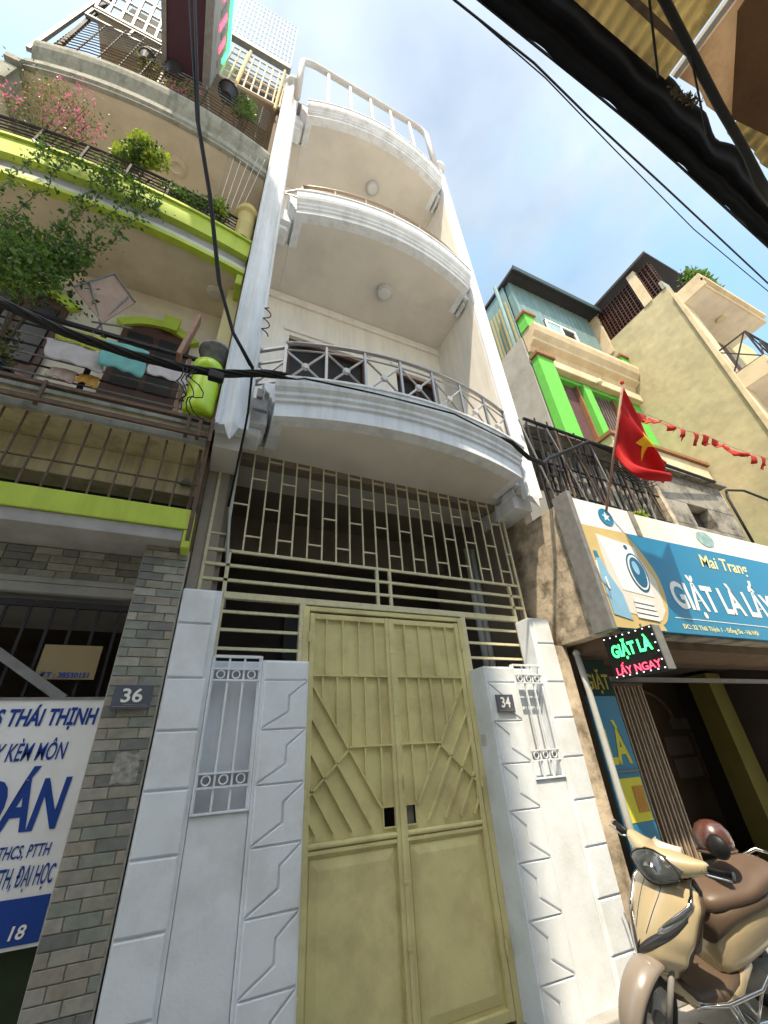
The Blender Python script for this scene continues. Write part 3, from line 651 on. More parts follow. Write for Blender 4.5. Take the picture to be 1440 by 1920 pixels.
# ground-floor opening: dark room, bars, door
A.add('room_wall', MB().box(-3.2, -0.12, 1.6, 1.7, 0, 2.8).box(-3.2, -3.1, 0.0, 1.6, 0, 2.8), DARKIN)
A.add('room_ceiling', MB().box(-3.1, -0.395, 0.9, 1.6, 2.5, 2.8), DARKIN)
wg = A.add('window_grille', MB().box(-2.95, -0.40, 0.02, 0.05, 2.42, 2.46), DIRON)
for k in range(18): A.add('bar', MB().bar((-0.47-k*0.12, 0.035, 0.9), (-0.47-k*0.12, 0.035, 2.42), 0.016), DIRON, sub_of=wg)
A.add('slanted_strut', MB().bar((-0.62, -0.01, 1.88), (-1.05, -0.01, 2.16), 0.035, 0.05), GREYIRON)
A.add('lower_door', MB().box(-2.95, -0.40, 0.0, 0.04, 0.0, 0.86), DGREEN)
# mezzanine between lime beam and first balcony slab
A.add('mezzanine_wall', MB().box(-3.0, -0.14, -0.06, 0.1, 3.33, 3.62), BEIGED)
A.add('mezzanine_back', MB().box(-3.0, -0.14, 0.55, 0.6, 2.96, 3.33), mat('mezzanine_dark_brown', (0.04, 0.028, 0.02), 0.9, 0.3, 4, 0))
A.add('mezzanine_top', MB().box(-3.0, -0.14, 0.10, 0.6, 3.33, 3.40), DARKIN)
mg = A.add('mezzanine_grille', MB().bar((-3.0, -0.335, 3.27), (-0.14, -0.335, 3.27), 0.010), RUST)
A.add('rail', MB().bar((-3.0, -0.335, 3.17), (-0.14, -0.335, 3.17), 0.008), RUST, sub_of=mg)
for k in range(22):
    x = -0.30-k*0.121; A.add('bar', MB().tube([(x, -0.34, 3.056), (x+0.004, -0.345, 3.35), (x, -0.34, 3.62)], 0.0075, 6), RUST, sub_of=mg)
A.add('lamp_bracket', MB().lathe([(0.05, 0), (0.02, 0.05)], (-0.25, -0.09, 3.42), 10), GREYIRON)
# first balcony slab (straight, weathered)
A.add('balcony_slab', MB().box(-3.0, -0.145, -0.34, 0.3, 3.625, 3.86), BEIGED)
A.add('slab_moulding', MB().box(-3.0, -0.14, -0.375, -0.341, 3.63, 3.68).box(-3.0, -0.14, -0.365, -0.3405, 3.80, 3.865), MOULD)
fr = A.add('angle_iron_frame', MB().bar((-3.0, -0.44, 3.80), (-0.13, -0.44, 3.80), 0.035, 0.03), RUST)
A.add('angle_bar', MB().bar((-3.0, -0.44, 3.66), (-0.13, -0.44, 3.66), 0.03, 0.03), RUST, sub_of=fr)
A.add('angle_bar', MB().bar((-3.0, -0.48, 3.62), (-0.2, -0.48, 3.62), 0.022, 0.02), RUST, sub_of=fr)
for x in (-0.22, -0.30, -0.135): A.add('angle_upright', MB().bar((x, -0.455, 3.60), (x, -0.455, 3.82), 0.025), RUST, sub_of=fr)
for x in (-1.2, -2.1): A.add('angle_upright', MB().bar((x, -0.455, 3.6), (x, -0.455, 3.82), 0.02), RUST, sub_of=fr)
A.add('corner_post', MB().bar((-0.145, -0.33, 2.80), (-0.14, -0.42, 4.05), 0.028), RUST)
A.add('corner_post', MB().bar((-0.185, -0.30, 3.06), (-0.185, -0.30, 3.62), 0.022), RUST)
rl = A.add('balcony_railing', MB().bar((-3.0, -0.37, 4.52), (-0.14, -0.37, 4.52), 0.03), DIRON)
for k, z in enumerate((3.93, 4.02, 4.11, 4.20, 4.30, 4.40)): A.add('rail', MB().tube([(-3.0, -0.37, z), (-0.3, -0.37, z)], 0.008, 6), DIRON if k % 2 else GREYIRON, sub_of=rl)
for x in (-0.42, -1.05, -1.7, -2.3): A.add('rail_post', MB().bar((x, -0.36, 3.865), (x, -0.36, 4.52), 0.03, 0.03), PLANK if x > -1 else DIRON, sub_of=rl)
# first-floor wall with arched doors
YW = 0.30
def arch_poly(cx, w_, zb, zs, rise, n=12):
    p = [(cx-w_/2, zb), (cx+w_/2, zb), (cx+w_/2, zs)]
    for k in range(1, n): t = k/n; p.append((cx+w_/2-w_*t, zs+rise*(1-(2*t-1)**2)))
    p.append((cx-w_/2, zs)); return p
A.add('floor_wall', MB().box(-3.0, -0.15, YW, YW+0.2, 3.87, 6.1), BEIGE)
for cx, lab in ((-0.86, None), (-1.95, None)):
    dr = A.add('arched_door', MB().prism(arch_poly(cx, 0.62, 3.88, 5.40, 0.13), YW-0.03, YW-0.002), WOODB)
    A.add('door_pane', MB().box(cx-0.25, cx-0.03, YW-0.045, YW-0.031, 4.6, 5.36), GLASSD, sub_of=dr); A.add('door_pane', MB().box(cx+0.03, cx+0.25, YW-0.045, YW-0.031, 4.6, 5.36), GLASSD, sub_of=dr)
    o = arch_poly(cx, 0.78, 5.30, 5.47, 0.17, 16); i_ = arch_poly(cx, 0.625, 5.30, 5.405, 0.13, 16)
    tr = MB(); a = o[2:]; b = i_[2:]
    for k in range(len(a)-1):
        q = [b[k], a[k], a[k+1], b[k+1]]; j = len(tr.v)
        tr.v += [(x, YW-0.06, z) for x, z in q]+[(x, YW-0.001, z) for x, z in q]
        tr.f += [(j, j+1, j+2, j+3), (j+7, j+6, j+5, j+4), (j, j+4, j+5, j+1), (j+1, j+5, j+6, j+2), (j+2, j+6, j+7, j+3), (j+3, j+7, j+4, j)]
    A.add('arch_trim', tr, LIME, sub_of=dr)
    A.add('keystone', MB().prism([(cx+0.02, 5.50), (cx+0.16, 5.50), (cx+0.17, 5.70), (cx+0.01, 5.70)], YW-0.10, YW-0.0615), LIME, sub_of=dr)
A.add('corner_pillar', MB().box(-0.28, -0.152, -0.12, YW, 3.87, 6.05), mat('pale_yellow_plaster', (0.62, 0.56, 0.30), 0.9, 0.08, 4, 0.1))
A.add('side_wall', MB().box(-3.0, -2.9, -0.2, YW, 3.87, 9), BEIGE)
# second balcony
pl = arc_plan(-2.95, -0.15, -0.335, -0.47, 22)
s_ = MB(); slab(s_, [(x, y+0.07) for x, y in pl], YW+0.2, 6.06, 6.60); bs = A.add('curved_slab', s_, BEIGE)
def band(name, m, o0, o1, z0, z1, par): c = MB(); sweep(c, pl, [(o0, z0), (o1, z0), (o1, z1), (o0, z1)]); return A.add(name, c, m, sub_of=par)
band('lime_edge', LIME, -0.07, 0.012, 6.045, 6.10, bs); band('white_band', mat('dusty_white_band', (0.55, 0.54, 0.50), 0.9, 0.1, 8, 0.1, dirt=(0.3, 0.29, 0.25), dirt_amt=0.5), -0.07, 0.0, 6.102, 6.17, bs)
band('grey_band', GREYSLAB, -0.07, -0.03, 6.172, 6.33, bs); band('lime_band', LIME, -0.07, 0.04, 6.332, 6.60, bs); band('lime_lip', LIME, -0.07, 0.065, 6.602, 6.64, bs)
A.add('slab_end', MB().box(-0.22, -0.152, -0.33, -0.10, 5.86, 6.04), LIME, bevel=0.01)
rl = A.add('balcony_railing', MB().tube([(x, y-0.01, 7.02) for x, y in pl], 0.016, 6), DIRON)
for z in (6.70, 6.76, 6.82, 6.88, 6.95): A.add('rail', MB().tube([(x, y-0.01, z) for x, y in pl], 0.007, 5), DIRON, sub_of=rl)
for k in range(0, 23, 3): x, y = pl[k]; A.add('rail_post', MB().bar((x, y-0.01, 6.64), (x, y-0.01, 7.02), 0.02), DIRON, sub_of=rl)
A.add('round_post', MB().lathe([(0.10, 0), (0.10, 0.55), (0.13, 0.58), (0.135, 0.64), (0.11, 0.68), (0.11, 0.72)], (-0.25, -0.33, 6.64), 22), mat('ochre_column_paint', (0.5, 0.42, 0.17), 0.9, 0.1, 6, 0.1, dirt=(0.3, 0.26, 0.14), dirt_amt=0.5), smooth=False)
A.add('upper_wall', MB().box(-3.0, -0.15, YW, YW+0.2, 6.6, 8.46), BEIGE)
A.add('ceiling_rosette', MB().lathe([(0.12, 0), (0.12, -0.02), (0.07, -0.035), (0.06, -0.02)], (-1.25, 0.0, 8.458), 22), BEIGE)
A.add('ceiling_rosette', MB().lathe([(0.09, 0), (0.09, -0.02), (0.05, -0.035)], (-0.42, 0.0, 6.058), 22), RAILW)
# top cornice
pl = arc_plan(-2.85, -0.15, -0.32, -0.48, 22)
s_ = MB(); slab(s_, [(x, y+0.03) for x, y in pl], YW+0.2, 8.46, 9.2); bs = A.add('roof_balcony_slab', s_, BEIGE)
c = MB(); sweep(c, pl, [(-0.03, 8.455), (0.02, 8.455), (0.02, 8.50), (0.045, 8.52), (0.045, 8.60), (0.012, 8.62), (0.012, 8.74), (0.05, 8.80), (0.09, 8.88), (0.11, 8.95), (0.11, 9.02), (0.03, 9.03), (0.03, 9.16), (-0.03, 9.16)])
A.add('cornice', c, MOULD, sub_of=bs)
A.add('cornice_end', MB().box(-3.0, -2.851, -0.34, 0.3, 8.0, 8.35).box(-2.99, -2.851, -0.38, 0.3, 8.4, 8.5), MOULD)
pl_top = pl
st_ = A.add('clothes_string', MB().tube([(-0.63, -0.38, 8.9), (-0.62, -0.38, 7.0)], 0.004, 5), GREYIRON)
for k in range(1, 6): A.add('string', MB().tube([(-0.66+k*0.095, -0.40, 8.9), (-0.62+k*0.06, -0.38, 7.0+0.06*k)], 0.004, 5), RAILW, sub_of=st_)
# roof-terrace cage
cg = A.add('terrace_cage', MB().tube([(x, y, 9.26) for x, y in pl_top], 0.014, 6), RUST)
for z in [9.26+0.105*k for k in range(1, 15)]: A.add('cage_bar', MB().tube([(x, y, z) for x, y in pl_top[::3]], 0.007, 4), RUST if z < 9.9 else GREYIRON, sub_of=cg)
for k in range(0, 23, 2): x, y = pl_top[k]; A.add('cage_upright', MB().bar((x, y+0.01, 9.16), (x, y+0.01, 10.8), 0.013), DIRON, sub_of=cg)
A.add('terrace_wall', MB().box(-2.9, -0.15, YW+0.1, YW+0.3, 9.2, 11.3), mat('pale_terrace_plaster', (0.42, 0.37, 0.30), 0.9, 0.15, 4, 0.1, dirt=(0.2, 0.16, 0.12), dirt_amt=0.6, streak=True))
A.add('terrace_window', MB().box(-1.05, -0.35, YW+0.04, YW+0.098, 9.5, 11.0), GLASSD)
A.add('terrace_window', MB().box(-2.5, -1.9, YW+0.04, YW+0.098, 9.4, 10.9), GLASSD)
A.add('cage_post', MB().bar((-2.93, -0.34, 8.9), (-2.93, -0.34, 12.4), 0.045), GREYIRON); A.add('cage_post', MB().bar((-2.80, -0.3, 9.16), (-2.84, -0.36, 12.3), 0.04), DIRON)
A.add('terrace_post', MB().bar((-0.10-0.06, -0.2, 9.0), (-0.16, -0.2, 12.6), 0.07), RUST); A.add('terrace_post', MB().bar((-1.72, -0.30, 9.2), (-1.72, -0.30, 10.0), 0.07), mat('brick_red_post', (0.22, 0.08, 0.05), 0.8, 0.2, 9, 0.1))
def lattice(xa, xb, za, zb, nx, nz, m, r, y=-0.36, lean=0.0, name='lattice'):
    L_ = A.add(name, MB().bar((xa, y, za), (xb, y, za), r*3), m)
    P = lambda u, v: (xa+(xb-xa)*u, y-lean*v, za+(zb-za)*v)
    for k in range(nx+1): A.add('lattice_bar', MB().bar(P(k/nx, 0), P(k/nx, 1), r*2), m, sub_of=L_)
    for k in range(1, nz+1): A.add('lattice_bar', MB().bar(P(0, k/nz), P(1, k/nz), r*2), m, sub_of=L_)
    return L_
lattice(-1.12, -0.16, 11.15, 12.9, 8, 5, BEIGE, 0.012)
for x in (-0.86, -0.22): A.add('pale_bamboo', MB().tube([(x, -0.38, 10.9), (x+0.03, -0.40, 13.0)], 0.025, 6), mat('bamboo', (0.5, 0.42, 0.2), 0.8, 0.1, 9, 0))
A.add('grey_beam', MB().bar((-1.2, -0.38, 13.35), (-0.1, -0.38, 13.30), 0.1, 0.22), GREYIRON)
lattice(-1.3, -0.12, 13.5, 15.6, 16, 9, RAILW, 0.006, lean=0.2)
lattice(-2.85, -1.3, 11.2, 13.6, 10, 9, RAILW, 0.016, lean=0.5)
A.add('dark_backing', MB().box(-2.9, -0.2, 0.0, 0.02, 11.46, 13.4), mat('dark_backing_fill', (0.05, 0.055, 0.045), 0.9, 0.6, 3, 0.2))  # added dark sheet standing in for the dark interior behind the lattices
lattice(-2.85, -1.3, 10.75, 11.1, 3, 1, GREYIRON, 0.016)
A.add('terrace_canopy', MB().box(-2.9, -0.15, -0.30, YW+0.3, 11.4, 11.45), mat('terrace_roof_sheet', (0.35, 0.30, 0.22), 0.8, 0.2, 5, 0.1))
A.add('rusty_downpipe', MB().tube([(-0.132, -0.12, 2.56), (-0.132, -0.12, 3.6), (-0.128, -0.30, 4.1), (-0.128, -0.30, 9.0)], 0.022, 8), RUST, smooth=True)
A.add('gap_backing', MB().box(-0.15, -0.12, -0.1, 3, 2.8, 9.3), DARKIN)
# dishes and things on the balconies (things of their own)
def T1(name, mb, m, label, cat, group=None, **k):
    o = mb.build(name, m, **k); return tag(o, label, cat, group)
bush('bougainvillea', 'pink flowering bougainvillea on the second balcony of the beige house', 'plant', (-2.25, -0.45, 7.55), (0.5, 0.25, 0.6), 900, 0.035, LEAF[3], (-2.2, -0.3, 6.7), flowers=380, pot=0.12)
bush('round_bush', 'round bright yellow-green bush on the second balcony rail', 'plant', (-1.42, -0.42, 7.32), (0.30, 0.22, 0.30), 1900, 0.045, LEAF[2], (-1.42, -0.3, 6.75), pot=0.1)
bush('pot_plant', 'low leafy pot plants between the round bush and the ochre post', 'plant', (-0.85, -0.42, 6.92), (0.40, 0.12, 0.17), 700, 0.04, LEAF[0], (-0.85, -0.32, 6.72), pot=0.08)
bush('pot_plant', 'small yellow-leaved plant at the right of the second balcony', 'plant', (-0.52, -0.42, 6.98), (0.13, 0.12, 0.16), 260, 0.045, LEAF[2], (-0.52, -0.33, 6.72), pot=0.07)
bush('balcony_shrub', 'dense dark green shrub at the left of the first balcony', 'plant', (-1.66, -0.50, 4.92), (0.46, 0.26, 0.56), 2600, 0.046, LEAF[0], (-1.6, -0.3, 3.95), pot=0.13)
bush('balcony_shrub', 'olive leafy shrub low at the left end of the first balcony rail', 'plant', (-1.68, -0.36, 4.15), (0.22, 0.12, 0.26), 700, 0.04, LEAF[3], (-1.65, -0.2, 3.9), pot=0.1)
bush('terrace_plant', 'small feathery plant hanging at the top terrace cage', 'plant', (-0.62, -0.45, 10.15), (0.25, 0.12, 0.45), 500, 0.04, LEAF[0], (-0.62, -0.3, 9.3))
bush('terrace_plant', 'straggly plant beside the red-brown post on the top terrace', 'plant', (-1.85, -0.40, 10.05), (0.25, 0.12, 0.35), 350, 0.04, LEAF[3], (-1.85, -0.3, 9.25))
bush('terrace_flowers', 'pale pink flowers at the edge of the top cornice under the plum sign', 'plant', (-1.35, -0.52, 9.35), (0.25, 0.08, 0.15), 220, 0.035, LEAF[3], (-1.35, -0.4, 9.2), flowers=70)
V = T('trailing_vine', 'vine trailing down from the lime band over the first balcony', 'plant', (-1.5, -0.5, 6.6))
stm = MB(); lf = MB(); lf2 = MB()
for (p, q) in (((-2.0, -0.55, 6.55), (-2.02, -0.62, 5.1)), ((-1.78, -0.56, 6.55), (-1.80, -0.65, 4.9)), ((-1.52, -0.58, 6.55), (-1.52, -0.66, 5.0)), ((-1.40, -0.58, 6.5), (-1.50, -0.66, 4.8)), ((-1.18, -0.58, 6.45), (-1.34, -0.68, 4.9)), ((-1.05, -0.58, 6.4), (-1.24, -0.66, 5.05)), ((-1.62, -0.57, 6.7), (-0.98, -0.60, 6.1)), ((-2.1, -0.52, 6.6), (-1.2, -0.6, 6.2))):
    s = strand_pts(p, q, 16, -0.05, 0.018); stm.tube(s, 0.004, 5)
    for v in s:
        leaves(lf, [v+Vector((random.gauss(0, .03), random.gauss(0, .03), random.gauss(0, .03))) for _ in range(8)], 0.042)
        leaves(lf2, [v+Vector((random.gauss(0, .035), random.gauss(0, .03), random.gauss(0, .035))) for _ in range(4)], 0.042)
V.add('vine_stem', stm, STEMM, kind='stuff'); V.add('foliage', lf, LEAF[0], kind='stuff', fix=False); V.add('foliage', lf2, LEAF[1], kind='stuff', fix=False)
def cloth(name, label, m, xa, xb, zt, zb, y, skew=0.0, amp=0.007):
    f = MB().grid(lambda u, v: (xa+(xb-xa)*u+skew*v+0.006*sin(7*v+3*u), y-amp*sin(u*17+v*2)*(0.3+v)-0.03*v, zt+(zb-zt)*v+0.012*sin(u*4+1)*v+0.012*sin(pi*u)-0.012), 14, 10)
    return T1(name, f, m, label, 'laundry', 'cloths drying on the balcony rail of the beige house', smooth=True, solid=0.004, fix=False)
cloth('hanging_cloth', 'yellow printed cloth on the rail, left above the white one', CLY, -1.29, -0.99, 4.42, 4.24, -0.42, 0.01)
cloth('hanging_cloth', 'large white cloth on the rail between the yellow and turquoise ones', CLW, -1.33, -0.98, 4.25, 4.02, -0.44, 0.06)
cloth('hanging_towel', 'turquoise towel on the balcony rail', CLT, -0.985, -0.69, 4.36, 4.05, -0.47, 0.02)
cloth('hanging_cloth', 'small off-white cloth on the rail, next to the lime jar', CLW, -0.68, -0.41, 4.27, 4.09, -0.46, 0.03)
cloth('hanging_cloth', 'orange cloth hanging below the white one', CLO, -1.07, -0.94, 4.02, 3.90, -0.40, 0.0)
cloth('hanging_cloth', 'grey and pink cloth hanging lowest at the left, below the white one', CLP, -1.24, -1.08, 4.02, 3.89, -0.40, 0.0)
jar = T('lime_jar', 'lime green glazed jar with a round shoulder at the right end of the first balcony', 'jar', (-0.26, -0.36, 3.87))
jar.add('jar_body', MB().lathe([(0.10, 0), (0.112, 0.015), (0.115, 0.06), (0.113, 0.33), (0.10, 0.385), (0.075, 0.41), (0.075, 0.435), (0.115, 0.455), (0.122, 0.50), (0.115, 0.56), (0.07, 0.59)], (-0.26, -0.40, 3.87), 28), LIMEP, smooth=True)
tub = T('grey_tub', 'scuffed grey plastic tub standing above the lime jar', 'tub', (-0.26, -0.34, 4.52))
tub.add('tub_shell', MB().lathe([(0.10, 0), (0.125, 0.16), (0.135, 0.16), (0.135, 0.19), (0.12, 0.19), (0.10, 0.04)], (-0.24, -0.36, 4.50), 24), mat('scuffed_grey_plastic', (0.22, 0.22, 0.24), 0.5, 0.4, 16, 0, dirt=(0.05, 0.05, 0.05), dirt_amt=0.7, dscale=7), smooth=True)
T1('wooden_plank', MB().bar((-0.50, -0.40, 4.45), (-0.44, -0.34, 5.10), 0.035, 0.10), PLANK, 'faded pink wooden board leaning up beside the grey tub', 'board', bevel=0.003)
ck = T('folding_screen', 'pinkish quilted cloth stretched over a folding rack above the rail', 'drying rack', (-1.1, -0.4, 4.5))
ck.add('stretched_cloth', MB().loft([[(-1.33, -0.46, 4.84), (-1.08, -0.40, 4.60), (-0.92, -0.44, 4.92), (-1.13, -0.46, 5.17)], [(-1.33, -0.45, 4.84), (-1.08, -0.39, 4.60), (-0.92, -0.43, 4.92), (-1.13, -0.45, 5.17)]]), CLP)
for p, q in (((-1.33, -0.465, 4.84), (-1.13, -0.465, 5.17)), ((-1.13, -0.465, 5.17), (-0.92, -0.445, 4.92)), ((-1.25, -0.47, 4.95), (-1.05, -0.37, 4.50)), ((-0.98, -0.45, 4.95), (-1.12, -0.37, 4.50)), ((-1.15, -0.40, 4.58), (-0.88, -0.40, 4.64))):
    ck.add('rack_bar', MB().tube([p, q], 0.008, 6), GREYIRON)
for k, (x, z, r) in enumerate(((-1.95, 10.0, .10), (-1.6, 9.9, .13), (-0.9, 10.2, .14))):
    t = T('hanging_pot', ('dark hanging pot left of the red-brown post on the top terrace', 'dark hanging pot right of the red-brown post, beside the plum sign', 'dark hanging pot at the right of the plum sign')[k], 'pot', (x, -0.42, z))
    t.add('pot_shell', MB().lathe([(r*0.6, 0), (r, r*1.7), (r*1.1, r*1.7), (r*1.1, r*1.9), (r*.9, r*1.9)], (x, -0.42, z), 16), POTM); t.add('wire', MB().tube([(x-r, -0.42, z+r*1.8), (x, -0.42, z+r*3.5), (x+r, -0.42, z+r*1.8)], 0.006, 5), GREYIRON)
# sign boards of number 36
B = T('school_sign', 'big white sign with navy lettering behind the brick pier, lower left', 'sign', (-1.3, -0.06, 0.85))
bd = B.add('board', MB().box(-2.3, -0.405, -0.06, -0.035, 0.845, 1.885), SIGNW, bevel=0.003)
B.add('navy_band', MB().box(-2.29, -0.415, -0.064, -0.0605, 0.86, 1.025), SIGNB, sub_of=bd)
B.add('board_edge', MB().box(-2.3, -0.405, -0.066, -0.0605, 1.873, 1.886), GREYIRON, sub_of=bd)
for a in (('S THÁI THỊNH', -0.885, -0.425, 1.72, 1.85), ('Y KÈM MÔN', -0.83, -0.525, 1.58, 1.685), ('OÁN', -0.85, -0.462, 1.275, 1.555), ('THCS, PTTH', -0.675, -0.47, 1.165, 1.225), ('PTTH, ĐẠI HỌC', -0.68, -0.425, 1.045, 1.145)):
    text('lettering', a[0], SIGNB, a[1], a[2], a[3], a[4], -0.0625, sub_of=bd, bold=(0.03 if a[4]-a[3] > 0.11 and 'Ạ' not in a[0] else 0.012), shear=0.12)
text('lettering', 'Ạ 18', LETW, -0.615, -0.475, 0.868, 0.932, -0.0665, sub_of=bd, bold=0.02, shear=0.12)
B = T('phone_board', 'small yellowed board with a phone number hung on the window bars', 'sign', (-0.65, 0.0, 1.98))
bd = B.add('board', MB().box(-0.80, -0.505, -0.004, 0.004, 1.99, 2.185), BOARDP)
text('lettering', 'ĐT : 38530151', SIGNB, -0.775, -0.535, 1.998, 2.03, -0.006, sub_of=bd, bold=0.03)
B = T('plum_blade_sign', 'long plum coloured blade sign sticking out over the alley from the beige house', 'sign', (-1.45, -0.4, 10.4))
bd = B.add('sign_box', MB().box(-1.70, -1.23, -2.6, -0.42, 10.15, 12.2), PLUM)
B.add('edge_trim', MB().box(-1.76, -1.701, -2.6, -0.40, 10.13, 12.2), GREYIRON, sub_of=bd); B.add('edge_trim', MB().box(-1.229, -1.14, -2.6, -0.40, 10.13, 12.2), GREYIRON, sub_of=bd)
B.add('led_face', MB().box(-1.1395, -1.125, -2.55, -0.45, 10.15, 12.15), GREYSLAB, sub_of=bd)
for k in range(14): B.add('led_dash', MB().box(-1.1245, -1.115, -0.62-k*0.13, -0.55-k*0.13, 10.75+0.12*(k % 3), 11.4+0.1*(k % 2)), NEONR if k % 2 else GREYIRON, sub_of=bd)
B.add('led_tube', MB().tube([(-1.11, -2.5, 11.9), (-1.11, -0.5, 11.9), (-1.11, -0.5, 11.3)], 0.03, 6), NEONG, sub_of=bd)
for p, q in (((-1.24, -0.5, 10.5), (-1.0, -0.36, 9.3)), ((-1.7, -0.5, 10.5), (-1.7, -0.36, 9.3))): B.add('stay', MB().bar(p, q, 0.03), GREYIRON, sub_of=bd)
# ------------------------------------------------------------------ laundry shop right of number 34
Q = T('laundry_shop', 'run-down low laundry shop with a stained canopy right of the white wall', 'shop', (5, 0.5, 0))
Q.add('canopy_side_wall', MB().box(3.19, 3.33, -0.74, 2.2, 2.295, 3.62), STAIN, bevel=0.006, label='stained plaster side of the canopy')
Q.add('upper_side_wall', MB().box(3.20, 3.32, -0.15, 2.2, 3.622, 4.2), STAIN)
Q.add('canopy_slab', MB().box(3.331, 7.4, -0.74, 0.2, 2.30, 2.45), SHACK)
Q.add('canopy_ledge', MB().box(3.331, 7.4, -0.55, 0.2, 2.22, 2.298), mat('brown_soffit_board', (0.13, 0.09, 0.06), 0.9, 0.3, 6, 0.2))
Q.add('canopy_face', MB().box(3.331, 7.4, -0.74, -0.60, 2.452, 3.60), STAIN)
Q.add('corner_pier', MB().box(3.065, 3.24, -0.20, 0.1, 0, 2.293), STAIN, bevel=0.008)
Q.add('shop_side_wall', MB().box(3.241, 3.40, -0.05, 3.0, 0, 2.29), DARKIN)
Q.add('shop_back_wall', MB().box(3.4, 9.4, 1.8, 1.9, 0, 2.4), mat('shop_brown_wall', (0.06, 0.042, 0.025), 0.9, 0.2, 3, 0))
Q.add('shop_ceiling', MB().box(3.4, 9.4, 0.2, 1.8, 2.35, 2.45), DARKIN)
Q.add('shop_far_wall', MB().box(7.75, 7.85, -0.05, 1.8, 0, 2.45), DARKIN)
Q.add('mustard_column', MB().box(7.2, 7.55, 0.9, 1.2, 0, 2.3), YCOL)
Q.add('wall_arch', MB().tube([(5.9+0.75*(1-cos(k*pi/12)), 1.78, 1.75+0.45*sin(k*pi/12)) for k in range(13)], 0.03, 6), RUST)
for (a, b, c, d) in ((6.3, 6.9, 1.25, 1.5), (6.35, 6.95, 0.95, 1.2), (7.0, 7.7, 0.9, 1.55), (6.6, 7.1, 1.6, 1.75)):
    Q.add('wall_notice', MB().box(a+0.7, b+0.7, 1.78, 1.797, c, d), POSTP if c != 0.9 else CURT)
Q.add('cross_beam', MB().box(3.6, 7.4, -0.02, 0.05, 2.02, 2.06), GREYIRON)
Q.add('conduit', MB().tube([(3.29, -0.25, 2.20), (3.30, -0.26, 1.9), (3.30, -0.27, 1.1), (3.30, -0.27, 0)], 0.027, 10), PVC, smooth=True)
Q.add('conduit_cap', MB().lathe([(0.03, 0), (0.031, 0.03), (0.01, 0.05)], (3.29, -0.25, 2.20), 12), PVC)
fg = Q.add('folding_gate', MB().bar((3.72, -0.075, 1.97), (4.28, -0.075, 1.97), 0.03), RUST)
for k in range(11): Q.add('gate_slat', MB().bar((3.76+k*0.05, -0.075-(k % 2)*0.006, 0.02), (3.76+k*0.05, -0.075-(k % 2)*0.006, 1.96), 0.017, 0.02), mat('rust_slat', (0.36, 0.27, 0.20), 0.8, 0.3, 14, 0.1), sub_of=fg)
# upper lean-to behind the billboard
Q.add('shack_slat_wall', MB().box(3.6, 5.6, -0.26, -0.2, 3.6, 4.75), DARKIN)
for k in range(22):
    x = 3.66+k*0.088; Q.add('timber_strip', MB().bar((x, -0.28-(k % 3)*0.01, 3.6), (x+0.01, -0.28-(k % 3)*0.01, 4.72), 0.03+0.02*(k % 2), 0.02), SHACK)
sw = Q.add('shack_wall', (lambda m: (wall_with_holes(m, 5.45, 7.3, 3.61, 4.86, [(6.15, 6.65, 3.98, 4.36)], -0.42, -0.25), m)[1])(MB()), SHACK, bevel=0.01)
Q.add('shack_side', MB().box(7.15, 7.3, -0.249, 2.2, 3.0, 4.86), SHACK)
Q.add('shack_window', MB().box(6.1, 6.7, -0.27, -0.26, 3.95, 4.4), DARKIN, sub_of=sw)
Q.add('pale_post', MB().bar((5.52, -0.46, 3.6), (5.46, -0.44, 4.7), 0.09, 0.06), STAIN)
Q.add('roof_edge', MB().box(3.3, 7.4, -0.5, 0.6, 4.87, 4.92), SHACK)
Q.add('flue_loop', MB().tube([(7.34, -0.45, 3.9), (7.36, -0.45, 4.7), (7.45, -0.45, 4.86), (7.9, -0.5, 4.92), (9.0, -0.6, 4.7)], 0.02, 8), DIRON, smooth=True)
K = T('iron_rack', 'rusty black iron rack and leaning bars crowded above the billboard, beside the white column', 'rack', (4.3, -0.45, 3.65))
for z in (3.85, 4.25, 4.6): K.add('rail', MB().tube([(3.30, -0.45, z+0.12), (5.35, -0.50, z)], 0.014, 6), DIRON)
K.add('rail', MB().tube([(3.25, -0.5, 4.95), (4.2, -0.55, 4.85), (5.4, -0.5, 4.75)], 0.022, 6), DIRON)
for k in range(9): K.add('upright', MB().bar((3.27+k*0.13, -0.46, 3.60), (3.29+k*0.13+random.uniform(-.03, .03), -0.50, 4.95+random.uniform(-.1, .15)), 0.016), DIRON)
for k in range(8): x = 3.4+k*0.27; K.add('leaning_bar', MB().tube([(x, -0.50, 3.62), (x+random.uniform(-.45, .2), -0.54, 4.85)], 0.012, 6), RUST if k % 2 else GREYIRON)
for k in range(6): K.add('cross_piece', MB().bar((3.28+0.13*k, -0.49, 4.05+0.1*(k % 3)), (3.41+0.13*k, -0.49, 4.05+0.1*(k % 3)), 0.014), DIRON)
for k in range(4): K.add('wire_loop', MB().tube([(4.6+0.75*t/8, -0.55, 4.42+0.05*k-0.12*sin(pi*t/8)) for t in range(9)], 0.008, 5), BLACK, smooth=True)
bush('ledge_plant', 'tiny weed growing on the top of the billboard wall', 'plant', (4.35, -0.70, 3.66), (0.12, 0.05, 0.06), 70, 0.06, LEAF[2], (4.35, -0.68, 3.6))
